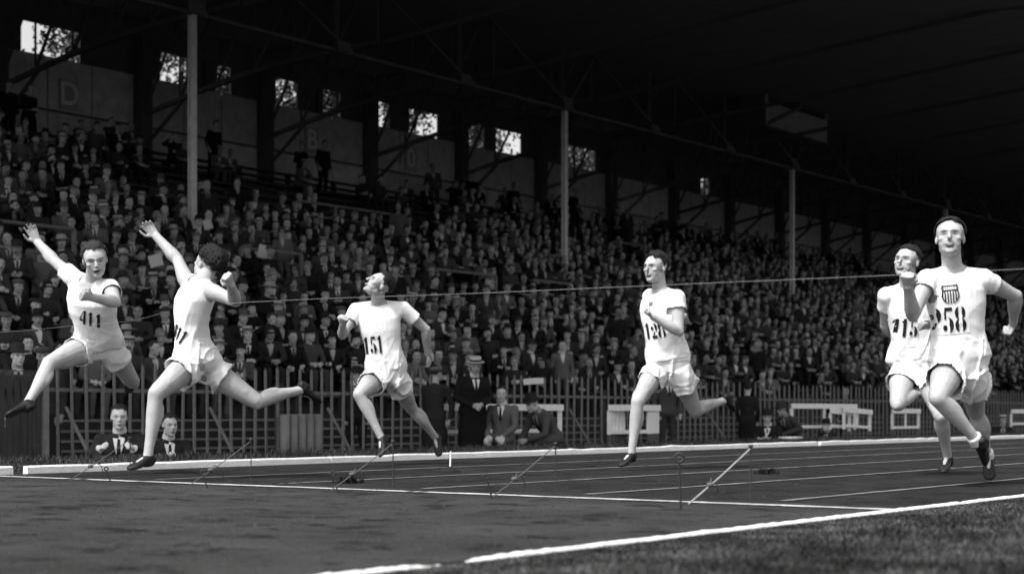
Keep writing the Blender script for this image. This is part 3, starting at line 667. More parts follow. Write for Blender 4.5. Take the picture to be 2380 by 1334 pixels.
obj("verge_grass", blades("verge_grass", vx, 0.02, 0.07, 0.008, 0.05, 2), kind="stuff", label="dark grass on the verge behind the white kerb")
# loose crumbs of cinder
cr = MB()
for i in range(2200):
    p = on_ground(RNG.uniform(-20, 2000), RNG.uniform(1105, 1340)); r = RNG.uniform(0.003, 0.011)
    if p.y < Y_IN + 0.1: continue
    pts = [Vector((math.cos(t)*r*RNG.uniform(0.6, 1.4), math.sin(t)*r*RNG.uniform(0.6, 1.4), 0)) + Vector((p.x, p.y, 0.003)) for t in (0, 1.57, 3.14, 4.71)]
    cr.add(pts + [Vector((p.x, p.y, 0.004 + r*RNG.uniform(0.5, 1.1)))], [(0, 1, 4), (1, 2, 4), (2, 3, 4), (3, 0, 4)])
obj("cinder_crumbs", cr.mesh("cinder_crumbs", mat("cinder_crumb", 0.03, 0.95, var=0.6, scale=3)), kind="stuff", label="loose cinder crumbs on the track")

# ------------------------------------------------------------ grandstand
STEP_D, STEP_R, N_ROW, Y_ROW0, H_ROW0 = 0.80, 0.351, 22, 20.9, 0.365
def row_y(i): return Y_ROW0 + STEP_D*i
def row_h(i): return H_ROW0 + STEP_R*i
XA, XB = 6.0, 130.0
stand = empty("grandstand", (XA, Y_STAND, PATH), "dark roofed grandstand with white front columns, panelled back wall and stepped rows", "grandstand")
def stand_part(name, mb, m, parent=None): return world_part(name, mb.mesh(name, m), stand) if parent is None else None
wood = mat("old_wood", 0.055, 0.9, var=0.4, scale=6, stretch=(0.3, 4, 4)); tread = mat("terrace_boards", 0.035, 0.95, var=0.4, scale=5, stretch=(0.3, 3, 3))
steel_d = mat("dark_steel", 0.10, 0.7, var=0.3, scale=8); white_p = mat("white_column_paint", 0.72, 0.7, var=0.2, scale=5); grey_p = mat("grey_chord_paint", 0.11, 0.7, var=0.4, scale=3)
for i in range(N_ROW):
    mb = MB(); h = row_h(i); mb.box(((XA + XB)/2, row_y(i), h - 0.20 + (-0.1 if i == 0 else 0)), (XB - XA, STEP_D - 0.006, 0.40 + (0.2 if i == 0 else 0))); stand_part("terrace_step", mb, tread)
    mb = MB(); mb.box(((XA + XB)/2, row_y(i) + 0.20, h + 0.42), (XB - XA, 0.26, 0.045))
    stand_part("bench_plank", mb, wood)
mb = MB()
for i in range(N_ROW):
    X = XA + 1.0 + 0.3*(i % 3)
    while X < 95: mb.box((X, row_y(i) + 0.2, row_h(i) + 0.20), (0.06, 0.2, 0.395)); X += 2.2
o_ = stand_part("bench_legs", mb, wood); o_["kind"] = "stuff"
slat_m = mat("pale_slats", 0.15, 0.9, var=0.4, scale=4, stretch=(0.4, 3, 3))
for h in (0.36, 0.20, 0.05, -0.10, -0.25):
    mb = MB(); mb.box((44, Y_STAND - 0.03, h), (76, 0.03, 0.035)); stand_part("front_slat", mb, slat_m)
COL_X = [x_at(447, Y_COL) + 3*BAY*k for k in range(-1, 6)]; EAVE = 9.82; TOPC = 12.44
NODE0 = COL_X[1]
def roof_h(y): return 12.08 + (Y_WALL - y)*0.0755 if y > Y_COL else 12.79 - (Y_COL - y)*0.10  # fall ahead of the columns shaped for the sky light reaching the rows
for X in COL_X:
    h0 = row_h(int((Y_COL - Y_ROW0)/STEP_D)) - 0.3
    mb = MB(); W = 0.16
    mb.box((X, Y_COL - 0.06, (EAVE + h0)/2), (W, 0.022, EAVE - h0)); mb.box((X, Y_COL + 0.06, (EAVE + h0)/2), (W, 0.022, EAVE - h0)); mb.box((X, Y_COL, (EAVE + h0)/2), (0.03, 0.097, EAVE - h0))
    stand_part("column", mb, white_p)
    mb = MB(); mb.bar((X + 0.1, Y_COL, EAVE + 0.1), (X + 2.1, Y_COL, TOPC - 0.2), 0.07, 0.08); mb.box((X + 0.12, Y_COL - 0.05, EAVE + 0.26), (0.5, 0.03, 0.34)); stand_part("column_brace", mb, grey_p)
for k in range(-3, 19):
    X0, X1 = NODE0 + BAY*(k - 1), NODE0 + BAY*k
    mb = MB(); mb.bar((X0, Y_COL, EAVE + 0.04), (X1, Y_COL, EAVE + 0.04), 0.12, 0.085); stand_part("eave_beam", mb, grey_p)
    mb = MB(); mb.bar((X0, Y_COL, TOPC), (X1, Y_COL, TOPC), 0.18, 0.18); stand_part("girder_top_chord", mb, steel_d)
    mb = MB(); mb.bar((X1 - 0.15, Y_COL - 0.12, EAVE + 0.25), (X0 + 0.3, Y_COL - 0.12, TOPC - 0.1), 0.06, 0.06); stand_part("girder_diagonal", mb, grey_p)
    mb = MB(); mb.bar((X1, Y_COL + 0.1, EAVE + 0.2), (X1, Y_COL + 0.1, TOPC - 0.1), 0.10, 0.10); stand_part("girder_post", mb, steel_d)
    mb = MB(); mb.add([(X1 - 0.25, Y_COL - 0.13, EAVE + 0.02), (X1 + 0.35, Y_COL - 0.13, EAVE + 0.02), (X1 + 0.2, Y_COL - 0.13, EAVE + 0.26), (X1 - 0.25, Y_COL - 0.13, EAVE + 0.28), (X1 - 0.25, Y_COL - 0.16, EAVE + 0.02), (X1 + 0.35, Y_COL - 0.16, EAVE + 0.02), (X1 + 0.2, Y_COL - 0.16, EAVE + 0.26), (X1 - 0.25, Y_COL - 0.16, EAVE + 0.28)],
        [(3, 2, 1, 0), (4, 5, 6, 7), (0, 1, 5, 4), (1, 2, 6, 5), (2, 3, 7, 6), (3, 0, 4, 7)]); stand_part("gusset_plate", mb, grey_p)
# roof sheet, purlins and the trusses that run from the back wall to the front girder
rm = mat("roof_boards", 0.20, 0.95, var=0.3, scale=2, stretch=(3, 0.3, 1))
mb = MB(); ya, yb = 12.2, Y_WALL + 0.6
mb.add([(XA - 3, ya, roof_h(ya) + 0.3), (XB, ya, roof_h(ya) + 0.3), (XB, yb, roof_h(yb) + 0.3), (XA - 3, yb, roof_h(yb) + 0.3), (XA - 3, ya, roof_h(ya) + 0.2), (XB, ya, roof_h(ya) + 0.2), (XB, yb, roof_h(yb) + 0.2), (XA - 3, yb, roof_h(yb) + 0.2)],
    [(0, 1, 2, 3), (7, 6, 5, 4), (0, 4, 5, 1), (1, 5, 6, 2), (2, 6, 7, 3), (3, 7, 4, 0)]); stand_part("roof", mb, rm)
for y in np.arange(12.6, Y_WALL, 1.6):
    mb = MB(); mb.box(((XA + XB)/2, y, roof_h(y) + 0.12), (XB - XA, 0.09, 0.155)); stand_part("purlin", mb, rm)
WALL_X = [x_at(322, Y_WALL) + BAY*k for k in range(-4, 18)]
for X in WALL_X:
    mb = MB(); c0, c1 = Vector((X, Y_WALL - 0.25, 9.38)), Vector((X, Y_COL, EAVE + 0.55)); t0, t1 = Vector((X, Y_WALL - 0.25, roof_h(Y_WALL))), Vector((X, Y_COL, roof_h(Y_COL) - 0.05))
    pts = [c0.lerp(c1, t) + Vector((0, 0, 0.25*math.sin(math.pi*t))) for t in np.linspace(0, 1, 7)]
    for a, b in zip(pts, pts[1:]): mb.bar(a, b, 0.12, 0.13)
    mb.bar(t0, t1, 0.12, 0.14); mb.bar(t1, Vector((X, 12.5, roof_h(12.5) + 0.02)), 0.12, 0.18)
    tops = [t0.lerp(t1, t) for t in np.linspace(0, 1, 7)]
    for q in range(6): mb.bar(pts[q], tops[q + 1], 0.07, 0.07); mb.bar(pts[q + 1], tops[q + 1], 0.06, 0.06)
    mb.bar((X, Y_WALL - 0.3, 8.42), pts[1] + Vector((0, -0.1, -0.05)), 0.08, 0.10)
    mb.bar((X, Y_COL - 0.2, EAVE + 0.5), (X, 16.0, roof_h(16.0)), 0.10, 0.12)
    stand_part("roof_truss", mb, steel_d)
    mb = MB(); mb.box((X, Y_WALL - 0.22, 9.62), (0.40, 0.36, 4.1)); stand_part("wall_column", mb, steel_d)
# back wall in panels with an open strip below the roof in every bay
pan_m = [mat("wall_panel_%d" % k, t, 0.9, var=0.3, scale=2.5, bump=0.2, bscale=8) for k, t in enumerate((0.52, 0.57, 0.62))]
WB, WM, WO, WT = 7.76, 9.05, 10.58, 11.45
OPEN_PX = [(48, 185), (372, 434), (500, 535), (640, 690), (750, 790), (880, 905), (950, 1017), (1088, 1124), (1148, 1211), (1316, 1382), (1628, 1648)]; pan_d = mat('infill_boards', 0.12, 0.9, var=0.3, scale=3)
for k, X in enumerate(WALL_X[:-1]):
    a, b = X + 0.21, X + BAY - 0.21; third = (b - a)/3
    for j in range(3):
        for h0, h1 in ((WB, WM), (WM, WO)):
            mb = MB(); mb.box((a + third*(j + 0.5), Y_WALL + RNG.uniform(-0.012, 0.012), (h0 + h1)/2), (third - 0.05, 0.08, h1 - h0 - 0.05)); stand_part("wall_panel", mb, pan_m[(k*7 + j*3 + (h0 > 8)*2) % 3])
    ops = [(max(a, x_at(p0, Y_WALL)), min(b, x_at(p1, Y_WALL))) for p0, p1 in OPEN_PX if x_at(p1, Y_WALL) > a and x_at(p0, Y_WALL) < b]; edge = X
    for xa, xb in ops + [(X + BAY, X + BAY)]:
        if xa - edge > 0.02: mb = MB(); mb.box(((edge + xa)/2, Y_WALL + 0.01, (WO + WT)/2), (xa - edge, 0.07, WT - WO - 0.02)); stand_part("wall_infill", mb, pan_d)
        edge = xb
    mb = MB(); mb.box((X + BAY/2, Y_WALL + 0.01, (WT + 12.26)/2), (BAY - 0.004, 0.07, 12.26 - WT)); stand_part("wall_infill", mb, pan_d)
    mb = MB(); mb.box((X + BAY/2, Y_WALL - 0.065, WM), (BAY - 0.41, 0.05, 0.07)); stand_part("wall_rail", mb, steel_d)
    mb = MB(); mb.box((X + BAY*0.51, Y_WALL - 0.06, (WO + WT)/2), (0.04, 0.04, WT - WO)); stand_part("opening_post", mb, steel_d)
mb = MB(); mb.box(((XA + XB)/2, Y_WALL + 0.09, 8.485), (XB - XA, 0.06, 4.23)); stand_part("wall_backing", mb, steel_d)
# letter plates on the back wall
def plate(px, py, ch):
    c = on_plane_y(px, py, Y_WALL - 0.10); t = empty("letter_plate", c, {"B": "pale letter plate B on the back wall of the stand", "D": "pale letter plate D at the far left of the back wall", "C": "narrow pale plate on the back wall right of the B plate"}[ch], "sign", "letter plates on the back wall")
    mb = MB(); mb.box((0, 0, 0), (0.62, 0.03, 0.86)); obj("plate", mb.mesh("plate", mat("plate_grey", 0.42, 0.9)), t)
    cu = bpy.data.curves.new("letter", 'FONT'); cu.body = {"B": "B", "D": "D", "C": "0"}[ch]; cu.size = 0.94; cu.align_x = 'CENTER'; cu.align_y = 'CENTER'; cu.extrude = 0.004; cu.offset = 0.012
    lo = bpy.data.objects.new("letter", cu); COL.objects.link(lo); dg = bpy.context.evaluated_depsgraph_get(); me = bpy.data.meshes.new_from_object(lo.evaluated_get(dg)); bpy.data.objects.remove(lo)
    me.transform(Matrix.Translation((0, -0.022, 0)) @ Matrix.Rotation(math.pi/2, 4, 'X')); me.materials.clear(); me.materials.append(mat("letter_paint", 0.85, 0.9)); obj("letter", me, t)
plate(160, 222, "D"); plate(725, 327, "B"); plate(955, 370, "C")
# hanging box under the roof
bx0, bx1 = x_at(1762, 28.3), x_at(1905, 28.3); box = empty("press_box", ((bx0 + bx1)/2, 28.3, 10.7), "grey boarded box hung under the roof, open above, at upper right", "box")
hb, hm2, ht = 10.73, 11.57, 12.40; bw_ = bx1 - bx0
pb = mat("box_boards", 0.34, 0.9, var=0.3, scale=3, stretch=(6, 6, 0.5))
k = 12
for i in range(k):
    mb = MB(); mb.box((bx0 + bw_*(i + 0.5)/k, 28.0, (hb + hm2)/2), (bw_/k - 0.012, 0.03, hm2 - hb)); world_part("board", mb.mesh("board", pb), box)
for nm, c, s_ in (("floor", ((bx0 + bx1)/2, 28.5, hb - 0.04), (bw_ + 0.1, 1.1, 0.06)), ("back_panel", ((bx0 + bx1)/2, 28.98, (hb + ht)/2), (bw_, 0.04, ht - hb)), ("post", (bx1 - 0.04, 28.0, (hm2 + ht)/2), (0.08, 0.08, ht - hm2)), ("post", (bx0 + 0.04, 28.0, (hm2 + ht)/2), (0.08, 0.08, ht - hm2)), ("lintel", ((bx0 + bx1)/2, 28.0, ht + 0.04), (bw_, 0.08, 0.08)), ("side_panel", (bx1 - 0.02, 28.5, (hb + ht)/2), (0.04, 0.9, ht - hb)), ("side_panel", (bx0 + 0.02, 28.5, (hb + ht)/2), (0.04, 0.9, ht - hb))):
    mb = MB(); mb.box(c, s_); world_part(nm, mb.mesh(nm, pb if nm in ("post", "lintel") else steel_d), box)
mb = MB(); mb.bar((bx0 + 0.1, 27.95, hb + 0.05), (bx0 + bw_*0.55, 27.95, hm2 + 0.2), 0.05, 0.12); world_part("brace", mb.mesh("brace", steel_d), box)
for X in (bx0 + 0.1, bx1 - 0.1):
    mb = MB(); mb.bar((X, 28.6, ht), (X, 28.6, roof_h(28.6) + 0.1), 0.05); world_part("hanger", mb.mesh("hanger", steel_d), box)
mb = MB(); mb.box(((bx0 + bx1)/2, 28.5, ht + 0.1), (bw_ + 0.1, 1.1, 0.04)); world_part("lid", mb.mesh("lid", steel_d), box)

# crush rails among the rows
def rail_y(px, py): r = (HORIZON - py)/(4033 - px)/0.81; return 8.31/(0.439 - r)
rail_m = mat("rail_paint", 0.20, 0.7, var=0.3, scale=6)
RAILS = []
def floor_at(y): return row_h(max(0, min(N_ROW - 1, int(math.floor((y - Y_ROW0 + STEP_D/2)/STEP_D)))))
for px0, py0, px1, lab, two in ((690, 470, 945, "long two-bar white rail in the half-empty upper rows left of centre", 1), (1015, 621, 1152, "white rail above the middle rows just left of the second column", 0), (1240, 648, 1322, "short white rail with a stout end post below the second column", 1),
                                (-30, 515, 172, "white rail across the crowd at the left edge", 0), (1425, 568, 1512, "pale rail high in the crowd right of the second column", 0), (2080, 800, 2160, "pale rail behind the two rightmost runners", 0), (560, 580, 700, "pale handrail among the crowd right of the dark-haired runner", 0)):
    Y = rail_y(px0, py0); i = round((Y - Y_ROW0)/STEP_D); Y = row_y(i) - 0.33; a, b = x_at(px0, Y), x_at(px1, Y); h = row_h(i)
    r = empty("crush_rail", (a, Y, h), lab, "railing", "crush rails in the stand"); n_ = max(2, int((b - a)/1.4) + 1)
    mb = MB(); mb.tube([(a, Y, h + 0.98), (b, Y, h + 0.98)], 0.036, 8); world_part("bar", mb.mesh("bar", rail_m), r)
    if two: mb = MB(); mb.tube([(a, Y, h + 0.62), (b, Y, h + 0.62)], 0.03, 8); world_part("bar", mb.mesh("bar", rail_m), r)
    for q in range(n_):
        X = a + (b - a)*q/(n_ - 1); mb = MB(); mb.box((X, Y, h + 0.485), (0.07, 0.07, 0.97)); world_part("post", mb.mesh("post", rail_m), r)
    RAILS.append((a, b, Y, i))

# ------------------------------------------------------------ picket fence in front of the stand
fence = empty("picket_fence", (12, Y_FENCE, PATH), "grey picket fence with slanting props below the crowd", "fence")
fm_ = mat("fence_paint", 0.17, 0.85, var=0.35, scale=5); XF0, XF1 = x_at(100, Y_FENCE), 62.0
pm = MB(); pm.box((0, 0, 0.75), (0.034, 0.024, 1.50)); pm.add([(-0.017, -0.012, 1.502), (0.017, -0.012, 1.502), (0.017, 0.012, 1.502), (-0.017, 0.012, 1.502), (0, 0, 1.56)], [(0, 1, 4), (1, 2, 4), (2, 3, 4), (3, 0, 4)]); pmesh = pm.mesh("picket", fm_)
n_p = int((XF1 - XF0)/0.225)
for i in range(min(n_p, 295)):
    o = obj("picket", pmesh, fence); o.location = Vector((XF0 + 0.225*i + RNG.uniform(-0.008, 0.008), Y_FENCE, PATH)) - fence.location; o.scale = (RNG.uniform(0.85, 1.15), 1, RNG.uniform(0.985, 1.02)); o.rotation_euler = (0, RNG.uniform(-0.02, 0.02), 0)
for h in (0.76, -0.12):
    mb = MB(); mb.box(((XF0 + XF1)/2, Y_FENCE + 0.05, h), (XF1 - XF0, 0.04, 0.045)); world_part("rail", mb.mesh("rail", fm_), fence)
X = XF0
while X < XF1: mb = MB(); mb.box((X, Y_FENCE + 0.12, 0.22), (0.10, 0.085, 1.34)); world_part("post", mb.mesh("post", mat("fence_post", 0.05, 0.9, var=0.3)), fence); X += 4.2
for px in (152, 486, 760, 1322, 1640, 2165):
    X = x_at(px, Y_FENCE - 0.04); mb = MB(); mb.bar((X, Y_FENCE - 0.05, 0.55), (X + 0.02, Y_FENCE - 0.75, PATH + 0.02), 0.028, 0.028); world_part("prop", mb.mesh("prop", mat("pale_prop", 0.16, 0.9, var=0.3)), fence)
# wooden gate at the left end
gate = empty("board_gate", (x_at(30, Y_FENCE - 0.3), Y_FENCE - 0.3, PATH), "dark vertical board gate at the left end of the picket fence", "gate")
gmat_ = mat("gate_boards", 0.05, 0.9, var=0.4, scale=4, stretch=(5, 5, 0.6)); g0, g1 = x_at(-60, Y_FENCE - 0.3), x_at(98, Y_FENCE - 0.3)
for i in range(9): mb = MB(); mb.box((g0 + (g1 - g0)*(i + 0.5)/9, Y_FENCE - 0.3, 0.24 + RNG.uniform(-0.01, 0.01)), ((g1 - g0)/9 - 0.035, 0.03, 1.36)); world_part("board", mb.mesh("board", gmat_), gate)
for h in (0.72, -0.2): mb = MB(); mb.box(((g0 + g1)/2, Y_FENCE - 0.265, h), (g1 - g0, 0.035, 0.09)); world_part("rail", mb.mesh("rail", gmat_), gate)
mb = MB(); mb.box((g1 + 0.04, Y_FENCE - 0.3, 0.24), (0.07, 0.07, 1.38)); world_part("post", mb.mesh("post", rail_m), gate)

# ribbed metal sheet standing behind the pickets
rb = empty("ribbed_panel", (x_at(698, 16.2), 16.2, PATH), "ribbed grey metal panel standing by the fence below the leading runner", "panel")
rx0, rx1 = x_at(652, 16.2), x_at(746, 16.2)
for i in range(5):
    mb = MB(); X = rx0 + (rx1 - rx0)*(i + 0.5)/5; r = (rx1 - rx0)/10*0.86; mb.tube([(X, 16.2, PATH), (X, 16.2, 0.46)], r, 14); world_part("rib", mb.mesh("rib", mat("galvanised", 0.17, 0.5, var=0.25, scale=5), True), rb)
mb = MB(); mb.box(((rx0 + rx1)/2, 16.26, 0.0), (rx1 - rx0 - 0.02, 0.05, 0.86)); world_part("backing", mb.mesh("backing", steel_d), rb)

# hurdles stacked in front of the fence
hw = mat("hurdle_paint", 0.88, 0.7, var=0.15, scale=9)
def hurdle(px0, px1, Y, lab, h=1.067, tilt=0.0, mids=0, low=0.64, bars=()):
    X0, X1 = x_at(px0, Y), x_at(px1, Y); t = empty("hurdle", ((X0 + X1)/2, Y, PATH), lab, "hurdle", "white hurdles by the fence"); t.rotation_euler = (0, tilt, 0); w = X1 - X0
    def part(n, c, s_): mb = MB(); mb.box(c, s_); obj(n, mb.mesh(n, hw), t)
    part("top_bar", (0, 0, h - 0.05), (w + 0.06, 0.035, 0.105))
    for k in (-1, 1): part("upright", (k*(w/2 - 0.02), 0.03, (h - 0.103 + 0.56)/2), (0.085, 0.035, h - 0.103 - 0.56)); mb = MB(); mb.box((k*(w/2 - 0.02), 0.03, 0.279), (0.07, 0.034, 0.555)); obj("foot", mb.mesh("foot", steel_d), t)
    for k in (-1, 1): mb = MB(); mb.box((k*(w/2 - 0.02), 0.28, 0.03), (0.07, 0.6, 0.05)); obj("runner", mb.mesh("runner", steel_d), t)
    part("lower_bar", (0, 0.03, low), (w - 0.13, 0.03, 0.06))
    for j in range(mids): part("slat", (-w/2 + w*(j + 1)/(mids + 1), 0.03, (h - 0.103 + low + 0.03)/2), (0.07, 0.03, h - 0.103 - low - 0.035))
hurdle(1022, 1180, 15.95, "white hurdle half hidden behind the standing man in the boater")
hurdle(1190, 1306, 15.75, "white hurdle framing the crouching man in the dark hat")
for j in range(5): hurdle(1418 + 8*j, 1512 + 5*j, 15.5 + 0.05*j, ["foremost", "second", "middle", "fourth", "rearmost"][j] + " white hurdle of the stack behind the sideways-looking runner's knee", low=0.60)
hurdle(1842, 1990, 15.7, "long white hurdle behind the seated pair right of centre", mids=1, h=1.12)
hurdle(1930, 1976, 15.3, "narrow white hurdle leaning left of the rightmost of its group", tilt=0.05, h=1.0)
hurdle(1962, 2024, 15.2, "white hurdle with a middle slat, right end of the long group", mids=1, h=1.02, tilt=0.04)
hurdle(2076, 2138, 15.3, "white hurdle behind the knee of runner 415", h=1.02, low=0.60, mids=1)
hurdle(2352, 2420, 15.5, "white hurdle cut by the right edge of the picture", mids=1, h=1.02)

# ------------------------------------------------------------ lane pins with cords at the finish, tape, flag stick
iron = mat("iron", 0.03, 0.6, var=0.3); cordm = mat("pale_cord", 0.30, 0.9, var=0.2); 
ords = ["nearest", "second", "third", "fourth", "fifth"]
for i, y in enumerate(LANES):
    p = Vector((X_FIN + 0.03*i, y, 0)); t = empty("lane_pin", p, "%s lane pin from the camera with its slanting cord at the finish line" % ords[i], "pin", "lane pins at the finish")
    mb = MB(); mb.tube([(0, 0, 0), (0, 0, 0.30)], 0.004, 6); obj("rod", mb.mesh("rod", iron), t)
    mb = MB(); mb.ell((0, 0, 0.305), (0.014, 0.014, 0.012), None, 8, 6); obj("knob", mb.mesh("knob", iron, True), t)
    q = Vector((-0.42, 0.13, 0.02)); mb = MB(); mb.tube([(0, 0, 0.295), Vector((0, 0, 0.295)).lerp(q, 0.5) + Vector((0, 0, -0.006)), q], 0.0042 if i == 0 else 0.003, 6); obj("cord", mb.mesh("cord", cordm if i == 0 else mat('grey_cord', 0.10, 0.9)), t)
    k_ = Vector((0, 0, 0.295)).lerp(q, 0.66); mb = MB(); mb.ell(k_, (0.020, 0.020, 0.014), None, 8, 6); mb.tube([k_, k_ + Vector((0.05, 0.02, 0.03)), k_ + Vector((0.12, 0.03, 0.0)), k_ + Vector((0.13, 0.02, -0.05))], 0.003, 5); obj("knot", mb.mesh("knot", mat("grey_cord", 0.10, 0.9), True), t)
for i, (px, pt, pb_) in enumerate(((1583, 1074, 1184), (1148, 1112, 1160), (790, 1104, 1146), (487, 1102, 1136), (262, 1093, 1120))):
    g = on_ground(px, pb_); z = project(g)[2]; hgt = (pb_ - pt)*z/FPX; lean = (-0.02, 0.0) if i == 0 else (-0.04, 0.02)
    t = empty("ground_peg", g, "%s ring-headed iron peg from the camera, just past the finish line" % ords[i], "peg", "ring-headed pegs at the finish")
    top = Vector((lean[0], lean[1], hgt)); mb = MB(); mb.tube([(0, 0, -0.03), top], 0.006 if i == 0 else 0.005, 6); obj("shaft", mb.mesh("shaft", iron), t)
    mb = MB(); rr = 0.022 if i == 0 else 0.013; c = top + Vector((0, 0, rr)); mb.tube([c + (RGT*math.cos(a) + UP*math.sin(a))*rr for a in np.linspace(0, 6.2, 14)], 0.007 if i == 0 else 0.005, 6); obj("ring", mb.mesh("ring", iron, True), t)
g = on_ground(1046, 1098); t = empty("marker_stick", g, "thin white stick standing on a dark base by the far kerb", "stick")
mb = MB(); mb.tube([(0, 0, 0.03), (0.01, 0, 0.17)], 0.007, 6); obj("stick", mb.mesh("stick", hw), t)
mb = MB(); mb.lathe([(0.0, 0.0), (0.10, 0.0), (0.075, 0.02), (0.035, 0.04), (0.02, 0.05)], 12); obj("base", mb.mesh("base", mat("dark_clod", 0.012, 0.95), True), t)
for px, py, lab in ((808, 1124, "dark clump of turf on the lanes left of centre"), (1783, 1102, "dark clump of turf on the lanes near runner 415's side")):
    g = on_ground(px, py); pts = [(g.x + RNG.normal()*0.04, g.y + RNG.normal()*0.04, 0.004) for _ in range(110)]
    c = obj("turf_clump", blades("turf_clump", pts, 0.010, 0.055, 0.018, 0.009, 5), label=lab, category="turf clump", kind="stuff")
# finish tape: one thin thread across the track at breast height, broken by the leading runner
def tape_pt(px, py, X): d = ray(px, py); return EYEPOS + d*(X/d.x)
tp = [(2440, 621), (2380, 625), (2000, 643), (1600, 660), (1100, 682), (750, 694), (560, 703), (524, 706)]
mb = MB(); mb.tube([tape_pt(a, b, X_FIN) for a, b in tp], 0.0012, 6); obj("finish_tape", mb.mesh("finish_tape", mat("wool_thread", 0.24, 0.9)), label="thin pale finish tape stretched across the track from the right edge", category="tape")
mb = MB(); mb.tube([tape_pt(a, b, X_FIN + 0.1) for a, b in ((395, 722), (340, 738), (290, 748), (160, 758), (60, 768), (-40, 775))], 0.0008, 6); obj("finish_tape", mb.mesh("finish_tape", mat("wool_thread", 0.24, 0.9)), label="slack far end of the finish tape passing the leaping runner at left", category="tape")

# ------------------------------------------------------------ trees behind the wall, seen through the openings
def tree(x, y, lab, seed):
    rg = np.random.default_rng(seed); t = empty("plane_tree", (x, y, PATH), lab, "tree", "trees behind the stand")
    mb = MB(); mb.tube([(0, 0, 0), (0.1, 0, 5), (0.0, 0.1, 9.5), (0.2, 0, 13)], [0.28, 0.22, 0.15, 0.07], 8)
    for k in range(7):
        a = rg.uniform(0, 6.28); z0 = rg.uniform(8, 11.4); mb.tube([(0.05, 0, z0), (math.cos(a)*0.5, math.sin(a)*0.5, z0 + 0.8), (math.cos(a)*1.1, math.sin(a)*0.9, z0 + 1.4)], [0.08, 0.05, 0.02], 5)
    obj("trunk", mb.mesh("trunk", mat("bark", 0.03, 0.9)), t)
    n = 4600; cl = rg.normal(size=(26, 3))*np.array((0.75, 0.8, 1.3)) + np.array((0, 0, 11.9)); p = cl[rg.integers(0, 26, n)] + rg.normal(size=(n, 3))*0.34
    lv = MB()
    for c in p:
        a = Vector(rg.normal(size=3)).normalized(); b = a.orthogonal().normalized(); s_ = rg.uniform(0.05, 0.12); d = a.cross(b); c = Vector(c); lv.add([c - b*s_, c + d*s_*0.6, c + b*s_, c - d*s_*0.6], [(0, 1, 2, 3)])
    obj("crown", lv.mesh("crown", mat("leaves", 0.05, 0.7)), t)
for i, px in enumerate((192, 415, 525, 690, 775, 895, 1100, 1290, 1350, 1490, 1640)):
    Yt = Y_WALL + 2.6 + 0.5*(i % 3); tree(x_at(px, Yt), Yt, "leafy tree behind the wall, %s opening from the left" % ["first", "second", "third", "fourth", "fifth", "sixth", "seventh", "eighth", "ninth", "tenth", "eleventh"][i], 50 + i)
